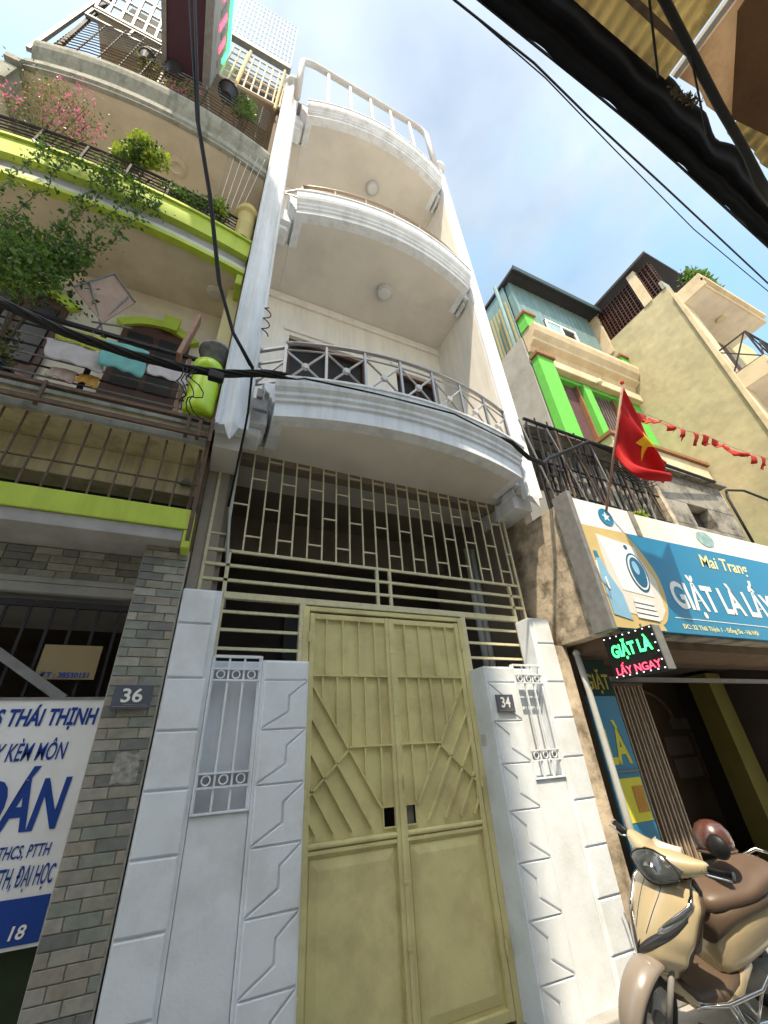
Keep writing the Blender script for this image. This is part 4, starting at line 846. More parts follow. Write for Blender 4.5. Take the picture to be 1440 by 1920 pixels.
# billboard
B = T('laundry_billboard', 'big teal laundry billboard with white lettering and a washing machine picture', 'sign', (5, -0.79, 2.3))
yb = -0.80
bd = B.add('board', MB().box(3.20, 7.3, yb, yb+0.04, 2.305, 3.30), SIGNT)
B.add('frame_side', MB().box(3.135, 3.185, -0.82, -0.62, 2.29, 3.66), GREYIRON, bevel=0.004); B.add('frame_side', MB().box(3.187, 3.2, -0.81, -0.75, 2.29, 3.62), GREYIRON)
B.add('top_strip', MB().box(3.20, 4.02, yb+0.004, yb+0.04, 3.302, 3.60), SIGNW, label='peeling white strip with a round badge'); B.add('top_strip', MB().box(4.03, 7.3, yb+0.01, yb+0.04, 3.302, 3.585), CREAM)
yl = yb
def flat(name, poly, m, d, ssub=None): return B.add(name, MB().prism(poly, yb-d, yb-d+0.0025), m, sub_of=ssub or bd)
pic = [(3.205, 2.31), (3.86, 2.31)]
for k in range(1, 12): t = k/12*pi/2; pic.append((3.80+0.26*sin(t), 2.36+0.44-0.44*cos(t)*1.0))
pic += [(4.06, 2.82)]
for k in range(1, 12): t = k/12; pic.append((4.06-0.22*t**1.6-0.02*t, 2.82+0.47*t))
pic += [(3.83, 3.298), (3.205, 3.298)]
flat('picture_ground', pic, SIGNTAN, 0.0035)
flat('picture_field', [(3.32, 2.46), (3.84, 2.40), (3.95, 2.50), (3.99, 2.8), (3.80, 3.16), (3.36, 3.22)], mat('sign_pale_cream', (0.62, 0.60, 0.54), 0.5, 0.05, 6, 0), 0.0065)
flat('detergent_bottle', [(3.225, 2.42), (3.44, 2.38), (3.43, 2.62), (3.34, 2.80), (3.30, 2.95), (3.235, 2.95)], SIGNLB, 0.0095)
flat('bottle_cap', [(3.24, 2.952), (3.29, 2.952), (3.285, 3.02), (3.24, 3.02)], SIGNT, 0.0095)
flat('washing_machine', [(3.45, 2.66), (3.86, 2.62), (3.86, 3.14), (3.38, 3.20)], LETW, 0.0095)
circ = lambda cx, cz, rx, rz, n=28: [(cx+rx*cos(2*pi*k/n), cz+rz*sin(2*pi*k/n)) for k in range(n)]
flat('door_ring', circ(3.76, 2.86, 0.13, 0.20), SIGNTD, 0.0125); flat('door_ring', circ(3.76, 2.86, 0.112, 0.178), LETW, 0.0155); flat('door_glass', circ(3.76, 2.86, 0.095, 0.155), SIGNTD, 0.0185); flat('door_shine', circ(3.74, 2.90, 0.04, 0.07), SIGNLB, 0.0215)
flat('dial', circ(3.72, 3.12, 0.025, 0.025), SIGNTD, 0.0125)
for k in range(4): flat('folded_towel', [(3.52+0.01*k, 2.41+0.048*k), (3.80, 2.39+0.048*k), (3.81, 2.425+0.048*k), (3.52+0.01*k, 2.447+0.048*k)], (LETW, GREYIRON, LETW, GREYIRON)[k] if False else LETW, 0.0125)
for k in range(3): flat('towel_fold', [(3.53, 2.451+0.048*k), (3.80, 2.432+0.048*k), (3.80, 2.438+0.048*k), (3.53, 2.457+0.048*k)], SLATE, 0.0155)
flat('badge', circ(3.62, 3.45, 0.10, 0.10), SIGNT, 0.002)
star = lambda cx, cz, r: [(cx+(r if k % 2 == 0 else r*0.4)*sin(k*pi/5), cz+(r if k % 2 == 0 else r*0.4)*cos(k*pi/5)) for k in range(10)][::-1]
flat('badge_star', star(3.62, 3.45, 0.06), LETW, 0.005)
flat('faded_badge', circ(5.28, 3.46, 0.16, 0.10), mat('faded_teal_print', (0.28, 0.42, 0.42), 0.8, 0.4, 14, 0), -0.005)
flat('rule_line', [(4.06, 2.445), (7.2, 2.445), (7.2, 2.452), (4.06, 2.452)], LETW, 0.003)
text('lettering', 'Mai Trang', LETY, 4.93, 5.83, 3.02, 3.22, yb-0.003, sub_of=bd, bold=0.015, shear=0.2)
text('lettering', 'GIẶT LÀ LẤY NGAY', LETW, 4.16, 6.93, 2.47, 2.985, yb-0.003, sub_of=bd, bold=0.028)
text('lettering', 'ĐC: 32 Thái Thịnh 1 - Đống Đa - Hà Nội', LETY, 4.12, 5.35, 2.335, 2.405, yb-0.003, sub_of=bd, bold=0.02)
B.add('peeled_patch', MB().box(4.02, 4.10, yb-0.003, yb-0.001, 3.30, 3.60), SHACK, sub_of=bd)
B.add('loose_wire', MB().tube([(3.2, -0.83, 2.9), (3.17, -0.84, 2.7), (3.24, -0.84, 2.62), (3.25, -0.83, 2.75)], 0.006, 5), PVC, smooth=True)
# led blade sign
B = T('led_blade_sign', 'small black led sign with green and red words hung under the canopy', 'sign', (3.27, -0.83, 1.93))
bd = B.add('sign_box', MB().box(3.25, 3.34, -1.06, -0.60, 1.93, 2.265), SCK, bevel=0.005)
B.add('front_edge', MB().box(3.252, 3.338, -1.068, -1.0605, 1.935, 2.26), GREYIRON, sub_of=bd)
text('lettering', 'GIẶT LÀ', NEONG, -0.65, -1.01, 2.06, 2.22, 3.246, sub_of=bd, bold=0.03, plane='yz')
text('lettering', 'LẤY NGAY', NEONR, -0.64, -1.03, 1.955, 2.045, 3.246, sub_of=bd, bold=0.01, plane='yz')
for k in range(26):
    t = k/26*1.59; y = -0.615-min(t, 0.43) if t < 0.43 else (-1.045 if t < 0.74 else -1.045+(min(t, 1.17)-0.74)); z = 2.25 if t < 0.43 else (2.25-(t-0.43) if t < 0.74 else 1.945)
    if t < 1.17: B.add('led_dot', MB().box(3.244, 3.249, y-0.004, y+0.004, z-0.004, z+0.004), NEONW, sub_of=bd)
for y in (-0.66, -0.95): B.add('hanger', MB().bar((3.29, y, 2.265), (3.29, y, 2.30), 0.012), GREYIRON, sub_of=bd)
# vertical blue banner
B = T('teal_banner', 'tall teal banner with yellow words on the shop door side, behind the conduit', 'banner', (3.6, -0.2, 0.3))
bd = B.add('panel', MB().box(3.36, 3.735, -0.165, -0.15, 0.25, 1.86), SIGNT)
B.add('upper_panel', MB().box(3.36, 3.735, -0.162, -0.15, 1.862, 2.19), mat('dark_green_awning', (0.012, 0.04, 0.035), 0.8, 0.4, 8, 0.1), sub_of=bd)
text('lettering', 'GIẶT', mat('letter_mustard', (0.45, 0.38, 0.06), 0.6, 0.1, 6, 0), 3.40, 3.71, 1.88, 2.10, -0.167, sub_of=bd, bold=0.02)
text('lettering', 'LÀ', mat('letter_yellow', (0.65, 0.60, 0.05), 0.6, 0.1, 6, 0), 3.43, 3.69, 1.32, 1.66, -0.168, sub_of=bd, bold=0.03)
B.add('yellow_block', MB().box(3.46, 3.72, -0.1685, -0.1655, 0.92, 1.22), MATS['letter_yellow'], sub_of=bd)
B.add('orange_block', MB().box(3.58, 3.71, -0.172, -0.169, 0.98, 1.16), CLO, sub_of=bd)
B.add('pale_strip', MB().box(3.365, 3.40, -0.1685, -0.1655, 0.3, 1.84), SIGNLB, sub_of=bd)
B.add('seam_bar', MB().bar((3.36, -0.18, 1.27), (3.735, -0.18, 1.27), 0.012), GREYIRON, sub_of=bd)
# flag on its pole
F = T('red_flag', 'red flag with a yellow star hanging from a slanted wooden pole', 'flag', (3.62, -0.82, 3.5))
P0 = Vector((3.66, -0.80, 3.52)); P1 = Vector((3.58, -1.52, 4.62))
F.add('pole', MB().tube([P0, P1], 0.012, 8), PLANK, smooth=True); F.add('pole_tip', MB().lathe([(0.015, 0), (0.02, 0.02), (0.004, 0.05)], tuple(P1), 8), FLAGR)
A0 = P1; A1 = P0.lerp(P1, 0.42)
def flagf(u, v):                             # u along the fly, v down the hoist
    a = A0.lerp(A1, v)
    tipT = Vector((4.22, -1.22, 3.92)); tipB = Vector((4.02, -1.30, 3.60)); e = tipT.lerp(tipB, v)
    p = a.lerp(e, u)
    p.z -= 0.13*sin(pi*u)*(0.2+v*0.8)-0.05*u*u; p.x -= 0.16*sin(pi*u)*v-0.05*sin(pi*u)*(1-v)
    f = 0.085*sin(v*10.5+u*1.6+0.4)*(0.25+0.75*u)+0.03*sin(v*23-u*5)*u
    p.y += f; p.x += f*0.9*u; p.z += 0.02*sin(v*14+u*3)*u; return p
fo = F.add('cloth', MB().grid(flagf, 34, 26), FLAGR, smooth=True, solid=0.002, fix=False)
sm = MB(); sp = []
for k in range(10): r = 0.22 if k % 2 == 0 else 0.09; sp.append((0.50+r*0.75*cos(k*pi/5), 0.33+r*1.15*sin(k*pi/5)))
nseg = 6; c0 = (0.50, 0.33)
for k in range(10):
    a, b = sp[k], sp[(k+1) % 10]
    for i in range(nseg):
        for j in range(nseg-i):
            def pt(ii, jj): s_, t_ = ii/nseg, jj/nseg; u = c0[0]+(a[0]-c0[0])*s_+(b[0]-c0[0])*t_; v = c0[1]+(a[1]-c0[1])*s_+(b[1]-c0[1])*t_; return flagf(u, v)
            for tri in (((i, j), (i+1, j), (i, j+1)), ((i+1, j), (i+1, j+1), (i, j+1))):
                if tri[1] == (i+1, j+1) and i+j+2 > nseg: continue
                n0 = len(sm.v); sm.v += [tuple(pt(*q)) for q in tri]; sm.f.append((n0, n0+1, n0+2))
F.add('star', sm, FLAGY, sub_of=fo, solid=0.007, fix=False)
# bunting
Bn = T('red_bunting', 'string of crumpled little red flags running from the flag to the yellow house', 'bunting', (6.4, -1.0, 5.1))
bp = [(4.75+0.24*k, -1.0-0.01*k, 5.13+0.02*sin(k*1.3)-0.012*k) for k in range(22)]
Bn.add('string', MB().tube(bp, 0.005, 5), RAILW)
for k in range(21):
    p = Vector(bp[k]); h_ = random.uniform(0.11, 0.22); tw = random.uniform(-.06, .06); w_ = random.uniform(0.15, 0.21)
    Bn.add('pennant', MB().grid(lambda u, v: p+Vector((w_*(u*(1-0.45*v)+0.22*v)+tw*v, 0.05*sin(u*5+k)*v+0.03*sin(v*4+k), -h_*v+0.02*sin(u*7+k)*v-0.012)), 4, 4), BUNT, smooth=True, solid=0.002, fix=False)
# ------------------------------------------------------------------ green and teal house
E_ = T('green_teal_house', 'narrow house with bright green piers and a teal sheet metal top floor', 'house', (7.8, 2, 0))
gy = 1.0
E_.add('front_wall', (lambda m: (wall_with_holes(m, 6.02, 9.55, 2.6, 9.95, [(6.72, 9.2, 6.75, 8.75)], gy, gy+0.25), m)[1])(MB()), BGREEN)
E_.add('side_wall', MB().box(5.93, 6.018, gy+0.03, 6, 2.6, 9.85), GWALL)
E_.add('corner_pier', MB().box(5.95, 6.42, gy-0.20, gy-0.001, 4.6, 8.98), BGREEN, bevel=0.01)
E_.add('pier_cap', MB().box(5.91, 6.46, gy-0.26, gy, 8.982, 9.08), REDB, bevel=0.01)
for (a, b) in ((5.95, 6.28), (9.3, 9.57)):
    E_.add('parapet_pier', MB().box(a, b, gy-0.25, gy, 9.96, 10.42), BGREEN); E_.add('pier_cap', MB().box(a-0.04, b+0.02, gy-0.3, gy+0.02, 10.42, 10.5), REDB)
cm = MB(); cm.loft([[(x, gy-o, z) for o, z in ((0.0, 9.3), (0.05, 9.3), (0.10, 9.42), (0.24, 9.5), (0.24, 9.6), (0.34, 9.72), (0.38, 9.86), (0.38, 9.95), (0, 9.95))] for x in (5.98, 9.58)])
E_.add('main_cornice', cm, YELC)
E_.add('parapet', MB().box(6.28, 9.3, gy-0.12, gy, 9.952, 10.06), YELC)
E_.add('window_ledge', MB().box(6.5, 9.5, gy-0.16, gy-0.001, 8.85, 9.10), YELC, bevel=0.02)
E_.add('window_ledge', MB().box(6.45, 9.5, gy-0.12, gy-0.001, 6.55, 6.72), REDB, bevel=0.01)
wn = E_.add('window', MB().box(6.72, 9.2, gy+0.12, gy+0.15, 6.75, 8.75), CURT)
for x in (6.76, 7.32, 8.55, 9.16): E_.add('mullion', MB().box(x-0.025, x+0.025, gy+0.03, gy+0.118, 6.75, 8.75), REDB, sub_of=wn)
for x in (7.52, 8.72): E_.add('green_mullion', MB().box(x-0.12, x+0.12, gy-0.06, gy+0.118, 6.75, 8.75), BGREEN, sub_of=wn)
for k in range(7): E_.add('security_bar', MB().bar((7.8+k*0.1, gy+0.08, 6.75), (7.8+k*0.1, gy+0.08, 8.75), 0.012), GREYIRON, sub_of=wn)
E_.add('lamp', MB().lathe([(0.05, 0), (0.07, -0.1), (0.03, -0.16)], (7.75, gy-0.25, 8.85), 10), YELC)
bay = E_.add('lower_bay', MB().box(6.55, 9.5, gy-0.62, gy-0.161, 5.4, 6.45), YELC, bevel=0.01)
E_.add('bay_edge', MB().box(6.5, 9.55, gy-0.68, gy-0.15, 6.452, 6.53), REDB, sub_of=bay)
E_.add('vent_block', MB().box(7.15, 7.5, gy-0.64, gy-0.622, 5.75, 6.15), GREYIRON, sub_of=bay)
for k in range(3): E_.add('vent_bar', MB().box(7.15, 7.5, gy-0.66, gy-0.641, 5.82+0.12*k, 5.86+0.12*k), SLATE, sub_of=bay)
tm = MB(); n_ = 64
rings = []
for z in (10.07, 12.62):
    r = []
    for k in range(n_+1): x = 6.38+(9.42-6.38)*k/n_; r.append((x, gy+0.12+(0.005 if k % 4 < 2 else 0.0), z))
    r += [(9.42, gy+0.3, z), (6.38, gy+0.3, z)]; rings.append(r)
tf = E_.add('teal_front', tm.loft(rings), TEALM)
ws = E_.add('sliding_window', MB().box(7.22, 8.35, gy+0.09, gy+0.118, 10.15, 11.35), GLASSD)
for (a, b) in ((7.22, 7.28), (7.76, 7.82), (8.29, 8.35)): E_.add('window_frame', MB().box(a, b, gy+0.06, gy+0.089, 10.15, 11.35), LETW, sub_of=ws)
E_.add('window_frame', MB().box(7.22, 8.35, gy+0.055, gy+0.0885, 11.30, 11.36), LETW, sub_of=ws)
E_.add('window_pane', MB().box(7.28, 7.76, gy+0.072, gy+0.0885, 10.2, 11.30), mat('sky_lit_pane', (0.30, 0.42, 0.46), 0.1, 0.1, 3, 0, spec=0.8), sub_of=ws)
sl = E_.add('side_louvre', MB().box(6.30, 6.34, gy+0.3, gy+2.4, 9.9, 12.6), TEALM)
for k in range(12): E_.add('louvre_rib', MB().box(6.27, 6.299, gy+0.35+k*0.12, gy+0.40+k*0.12, 10.1, 12.0), mat('ochre_rib', (0.38, 0.33, 0.15), 0.7, 0.1, 5, 0), sub_of=sl)
E_.add('roof_sheet', MB().box(6.25, 9.6, gy-0.22, 5, 12.63, 12.73), DIRON, bevel=0.01); E_.add('roof_fascia', MB().box(6.25, 9.6, gy-0.26, gy-0.221, 12.56, 12.75), mat('roof_teal_fascia', (0.03, 0.05, 0.055), 0.5, 0.2, 5, 0.1))
E_.add('side_downpipe', MB().tube([(6.0, gy+0.3, 9.8), (6.0, gy+0.3, 12.4)], 0.05, 8), TEALM)
# ------------------------------------------------------------------ yellow house
Y_ = T('yellow_house', 'tall yellow-washed house with a blank side wall and slatted roof terrace', 'house', (11.5, 2, 0))
yx = 9.6; z_b = -0.62
Y_.add('side_wall', MB().box(yx, yx+0.3, -0.80, 7, 0, 11.42), YELW)
Y_.add('front_edge', MB().box(yx-0.05, yx+0.3, -0.90, -0.801, 0, 11.0), YELC, bevel=0.01)
Y_.add('front_wall', MB().box(yx+0.3, 14, -0.55, -0.3, 0, 11.42), YELW)
Y_.add('terrace_pier', MB().box(yx-0.03, yx+0.3, 0.93, 1.25, 11.0, 12.85), YELC); Y_.add('terrace_pier', MB().box(yx-0.03, yx+0.3, -0.42, -0.20, 11.421, 12.8), YELC)
Y_.add('terrace_pier', MB().box(yx-0.03, yx+0.3, -0.80, -0.72, 11.421, 11.7), MOULD)
sc_ = Y_.add('slat_screen', MB().box(yx+0.12, yx+0.14, -0.79, 2.5, 11.43, 12.7), mat('dark_brown_mesh', (0.03, 0.018, 0.015), 0.9, 0.3, 9, 0))
for k in range(11): Y_.add('screen_bar', MB().box(yx+0.06, yx+0.10, -0.79, 0.92, 11.5+k*0.115, 11.53+k*0.115), WOODB, sub_of=sc_)
for k in range(17): Y_.add('screen_bar', MB().box(yx+0.03, yx+0.055, -0.76+k*0.1, -0.74+k*0.1, 11.43, 12.7), WOODB, sub_of=sc_)
Y_.add('terrace_roof', MB().box(yx-0.1, 14, -0.88, 2.5, 12.86, 12.95), DIRON)
def ybalc(z, zt, xe):
    b = Y_.add('balcony', MB().box(yx, xe, -1.36, -0.903, z, z+0.12).box(yx+0.302, xe, -0.902, -0.551, z, z+0.12), BEIGE)
    Y_.add('balcony_cornice', MB().box(yx-0.0, xe, -1.40, -1.361, z+0.002, z+0.16).box(yx-0.03, xe, -1.48, -1.401, z+0.16, z+0.24).box(yx, xe, -1.44, -1.401, z+0.241, z+0.42), YELC, sub_of=b)
    Y_.add('balcony_side', MB().box(yx-0.03, yx-0.001, -1.44, -0.901, z+0.002, z+0.42), YELC, sub_of=b); return b
ybalc(10.55, 11, 12.2); b2 = ybalc(7.60, 8, 14); b3 = ybalc(4.6, 5, 14)
Y_.add('ceiling_lamp', MB().lathe([(0.12, 0), (0.10, -0.05)], (10.9, -1.0, 10.549), 16), BEIGED)
def xrail(z, par):
    for zz in (z, z+0.75): Y_.add('railing_bar', MB().tube([(yx+0.02, -0.8, zz), (yx+0.02, -1.42, zz), (13, -1.42, zz)], 0.022, 6), DIRON, sub_of=par)
    for k in range(6):
        xa = yx+0.02+k*0.55; Y_.add('railing_post', MB().bar((xa, -1.42, z), (xa, -1.42, z+0.75), 0.03), DIRON, sub_of=par)
        Y_.add('railing_cross', MB().bar((xa, -1.42, z), (xa+0.55, -1.42, z+0.75), 0.022).bar((xa, -1.425, z+0.75), (xa+0.55, -1.425, z), 0.022), DIRON, sub_of=par)
    Y_.add('railing_cross', MB().bar((yx+0.02, -0.85, z), (yx+0.02, -1.4, z+0.75), 0.022).bar((yx+0.025, -0.85, z+0.75), (yx+0.025, -1.4, z), 0.022), DIRON, sub_of=par)
xrail(8.05, b2)
for z in (8.1, 5.1): Y_.add('balcony_door', MB().box(yx+0.5, yx+2.0, -0.60, -0.551, z, z+2.2), CURT)
bush('terrace_tree', 'bushy green plant on the roof terrace corner of the yellow house', 'plant', (10.6, -1.15, 11.55), (0.85, 0.22, 0.6), 2200, 0.12, LEAF[0], (10.3, -1.0, 10.95))
# ------------------------------------------------------------------ scooter
SR = thing('scooter', 'champagne and brown motor scooter parked in front of the laundry shop', 'scooter')
SR.matrix_world = Matrix.Translation((3.2, -0.55, 0)) @ Matrix.Rotation(radians(176), 4, 'Z') @ Matrix.Rotation(radians(-18), 4, 'X') @ Matrix.Scale(0.9, 4)
def sc(name, mb, m, par=None, **k):
    o = mb.build(name, m, **k); o.parent = par or SR; return o
def wheel(cx, r, rt):
    w_ = sc('wheel', MB().tube([(cx+(r-rt)*cos(t*pi/16), 0, r+(r-rt)*sin(t*pi/16)) for t in range(33)], rt, 12, caps=False), SCK, smooth=True)
    sc('rim', MB().lathe([(r-rt*1.7, -0.03), (r-rt*1.5, -0.03), (r-rt*1.5, 0.03), (r-rt*1.7, 0.03)], (cx, 0, r), 32, 'y'), CHROME, w_)
    for k in range(5): a = k*2*pi/5; sc('spoke', MB().bar((cx, 0, r), (cx+(r-rt*1.6)*cos(a), 0, r+(r-rt*1.6)*sin(a)), 0.03, 0.018, up=(0, 1, 0)), GREYIRON, w_)
    sc('hub', MB().lathe([(0.035, -0.05), (0.05, 0), (0.035, 0.05)], (cx, 0, r), 16, 'y'), GREYIRON, w_, smooth=True); return w_
STEER = Matrix.Translation((0.38, 0, 0)) @ Matrix.Rotation(radians(12), 4, 'Z') @ Matrix.Translation((-0.38, 0, 0))
wheel(0.60, 0.235, 0.048).matrix_basis = STEER; wheel(-0.60, 0.235, 0.052)
def fenderf(cx, r, a0, a1, hw, x=0):
    return lambda u, v: (cx+(r+0.035*(1-(2*v-1)**2)**0.6)*cos(a0+(a1-a0)*u), hw*(2*v-1)*(1-0.35*abs(2*u-1)**2), 0.235+(r+0.035*(1-(2*v-1)**2)**0.6)*sin(a0+(a1-a0)*u))
sc('front_fender', MB().grid(fenderf(0.60, 0.262, radians(-8), radians(150), 0.080), 26, 12), SCG, smooth=True, solid=0.006, fix=False).matrix_basis = STEER
for sy in (-1, 1): sc('fork_leg', MB().tube([(0.60, sy*0.085, 0.235), (0.50, sy*0.085, 0.5)], 0.018, 8), GREYIRON, smooth=True).matrix_basis = STEER
def W_(v):
    pts = [(0, 0.085), (0.12, 0.13), (0.3, 0.19), (0.55, 0.225), (0.8, 0.225), (0.92, 0.19), (1, 0.12)]
    for a, b in zip(pts, pts[1:]):
        if a[0] <= v <= b[0]: t = (v-a[0])/(b[0]-a[0]); t = t*t*(3-2*t); return a[1]+(b[1]-a[1])*t
    return pts[-1][1]
def apron(u, v, off=0.0):
    z = 0.42+0.52*v; w_ = W_(v); xf = 0.56-0.20*v+0.05*sin(pi*v)
    crown = 0.15*(1-abs(u)**2.1); ridge = 0.022*math.exp(-(u/0.22)**2)*(1-v)
    return (xf+crown-0.10+ridge+off, u*w_, z-0.02*u*u)
ap = sc('front_apron', MB().grid(lambda a, b: apron(2*a-1, b), 36, 30), SCC, smooth=True, solid=0.008, fix=False)
def strip(name, u0, v0, u1, v1, h0, h1, m, off, bow=0.0, nseg=14):
    def f(a, b):
        u = u0+(u1-u0)*a+bow*sin(pi*a); hh = (h0+(h1-h0)*a)*(0.55+0.9*sin(pi*min(max(a, .02), .98))**0.7)
        v = v0+(v1-v0)*a+hh*(b-0.5); x, y, z = apron(u, min(max(v, 0), 1), off+0.010*sin(pi*b)); return (x, y, z)
    return sc(name, MB().grid(f, nseg, 8), m, ap, smooth=True, solid=0.004, fix=False)
for s in (-1, 1):
    strip('trim_strip', 0.0, 0.22, s*0.86, 0.72, 0.13, 0.10, mat('smoked_trim', (0.03, 0.03, 0.035), 0.2, 0.2, 6, 0, spec=0.7), 0.004, s*0.10)
    strip('turn_lamp', s*0.42, 0.50, s*0.93, 0.88, 0.10, 0.11, CHROME, 0.010, s*0.05)
    strip('turn_lens', s*0.50, 0.57, s*0.90, 0.86, 0.05, 0.06, LENS, 0.016, s*0.05)
strip('nose_trim', -0.02, 0.02, 0.02, 0.30, 0.10, 0.10, SCK, 0.006)
for s in (-1, 1): sc('panel_gap', MB().tube([tuple(Vector(apron(s*(0.16+0.012*k), 0.42+0.048*k))+Vector((0.005, 0, 0))) for k in range(12)], 0.002, 5), SCK, ap)
sc('panel_gap', MB().tube([tuple(Vector(apron(-0.9+0.1*k, 0.12+0.03*cos(k*0.3)))+Vector((0.005, 0, 0))) for k in range(19)], 0.0025, 5), SCK, ap)
def inner(a, b):
    x, y, z = apron(2*a-1, b); return (min(x-0.05, 0.52-0.24*b)-0.06*(1-(2*a-1)**2), y*0.97, z)
sc('inner_shield', MB().grid(inner, 20, 16), SCB, smooth=True, solid=0.01, fix=False)
sc('glove_box', MB().loft([[(0.33-0.12*t, -0.13, 0.52), (0.33-0.12*t, 0.13, 0.52), (0.27-0.12*t, 0.14, 0.80), (0.27-0.12*t, -0.14, 0.80)] for t in (0, 1)]), SCB, bevel=0.03)
def ring(x, cy, cz, w_, h_, n=20, p=0.75):
    r = []
    for k in range(n):
        t = 2*pi*k/n; c, s = cos(t), sin(t); r.append((x, cy+w_*math.copysign(abs(c)**p, c), cz+h_*math.copysign(abs(s)**p, s)))
    return r
sc('floor_board', MB().loft([ring(0.42, 0, 0.36, 0.12, 0.07), ring(0.30, 0, 0.30, 0.16, 0.045), ring(0.05, 0, 0.29, 0.165, 0.04), ring(-0.12, 0, 0.33, 0.15, 0.07)]), SCB, smooth=True)
sc('side_skirt', MB().loft([ring(0.46, 0, 0.40, 0.10, 0.05), ring(0.34, 0, 0.30, 0.172, 0.035), ring(0.10, 0, 0.265, 0.18, 0.03), ring(-0.05, 0, 0.30, 0.175, 0.05), ring(-0.2, 0, 0.40, 0.15, 0.05)]), SCC, smooth=True)
sc('body_panel', MB().loft([ring(0.02, 0, 0.44, 0.10, 0.14), ring(-0.08, 0, 0.50, 0.155, 0.185), ring(-0.30, 0, 0.55, 0.185, 0.165), ring(-0.55, 0, 0.62, 0.175, 0.13), ring(-0.80, 0, 0.70, 0.11, 0.07), ring(-0.90, 0, 0.74, 0.05, 0.03)]), SCC, smooth=True, sub=1)
sc('seat_base', MB().loft([ring(0.03, 0, 0.60, 0.11, 0.10), ring(-0.10, 0, 0.665, 0.15, 0.07), ring(-0.4, 0, 0.72, 0.175, 0.05), ring(-0.72, 0, 0.78, 0.13, 0.04)]), SCB, smooth=True)
sc('seat', MB().loft([ring(0.06, 0, 0.70, 0.07, 0.045), ring(-0.02, 0, 0.735, 0.12, 0.06), ring(-0.20, 0, 0.75, 0.15, 0.06), ring(-0.36, 0, 0.77, 0.165, 0.06), ring(-0.45, 0, 0.81, 0.165, 0.07), ring(-0.65, 0, 0.835, 0.13, 0.055), ring(-0.74, 0, 0.83, 0.07, 0.035)]), SEATM, smooth=True, sub=1)
sc('tail_lamp', MB().loft([ring(-0.86, 0, 0.70, 0.07, 0.03), ring(-0.93, 0, 0.70, 0.04, 0.02)]), HELM, smooth=True)
sc('grab_rail', MB().tube([(-0.60, 0.13, 0.82), (-0.80, 0.10, 0.88), (-0.84, 0, 0.89), (-0.80, -0.10, 0.88), (-0.60, -0.13, 0.82)], 0.013, 8), CHROME, smooth=True)
en = sc('engine', MB().loft([ring(-0.10, 0.02, 0.28, 0.08, 0.07), ring(-0.35, 0.05, 0.27, 0.10, 0.08), ring(-0.62, 0.10, 0.25, 0.045, 0.07)]), GREYIRON, smooth=True)
sc('muffler', MB().tube([(-0.15, -0.13, 0.2), (-0.5, -0.15, 0.24), (-0.85, -0.15, 0.32)], [0.03, 0.055, 0.05], 14), SCK, en, smooth=True)
sc('centre_stand', MB().tube([(-0.12, 0.12, 0.22), (-0.28, 0.16, 0.03), (-0.28, -0.16, 0.03), (-0.12, -0.12, 0.22)], 0.012, 8), CHROME, en, smooth=True)
sc('side_stand', MB().tube([(0.0, 0.12, 0.25), (-0.05, 0.22, 0.06)], 0.012, 8), CHROME, en, smooth=True)
sc('crash_bar', MB().tube([(0.36, 0.15, 0.30), (0.20, 0.24, 0.34), (-0.10, 0.25, 0.36), (-0.35, 0.22, 0.48), (-0.60, 0.19, 0.62)], 0.011, 8), CHROME, smooth=True); sc('crash_bar', MB().tube([(0.36, 0.15, 0.22), (0.20, 0.25, 0.22), (-0.15, 0.25, 0.20), (-0.35, 0.18, 0.22)], 0.010, 8), CHROME, smooth=True)
sc('crash_bar', MB().tube([(0.20, 0.245, 0.34), (0.12, 0.25, 0.22)], 0.009, 8), CHROME, smooth=True); sc('crash_bar', MB().tube([(-0.10, 0.25, 0.36), (-0.02, 0.25, 0.21)], 0.009, 8), CHROME, smooth=True)
HB = bpy.data.objects.new('handlebar', None)
def yring(y, cx, cz, a, b, n=22, p=0.8, rot=0.0):
    r = []
    for k in range(n):
        t = 2*pi*k/n; c, s = cos(t), sin(t); X, Z = a*math.copysign(abs(c)**p, c), b*math.copysign(abs(s)**p, s)
        r.append((cx+X*cos(rot)-Z*sin(rot), y, cz+X*sin(rot)+Z*cos(rot)))
    return r
hb = sc('handlebar_cover', MB().loft([yring(-0.255, 0.27, 1.035, 0.028, 0.026), yring(-0.23, 0.275, 1.03, 0.05, 0.04), yring(-0.17, 0.30, 1.01, 0.075, 0.055), yring(-0.09, 0.33, 0.995, 0.105, 0.075), yring(0, 0.34, 0.99, 0.12, 0.085), yring(0.09, 0.33, 0.995, 0.105, 0.075), yring(0.17, 0.30, 1.01, 0.075, 0.055), yring(0.23, 0.275, 1.03, 0.05, 0.04), yring(0.255, 0.27, 1.035, 0.028, 0.026)]), SCC, smooth=True, sub=1)
hb.matrix_basis = STEER
def lampf(a, b, sx=1.0):
    u = 2*a-1; v = 2*b-1; wy = 0.155*(1-0.35*max(0, -v)); return (0.372+0.115*math.sqrt(max(0, 1-0.75*u*u-0.55*v*v))*sx-0.03*v, u*wy, 0.965+0.085*v*(1-0.25*u*u)+0.012*(1-abs(u)))
sc('headlamp', MB().grid(lampf, 22, 18), LENS, hb, smooth=True, solid=0.004, fix=False)
sc('reflector', MB().lathe([(0.045, 0.0), (0.02, -0.03)], (0.487, 0, 0.965), 18, 'x'), CHROME, hb, smooth=True)
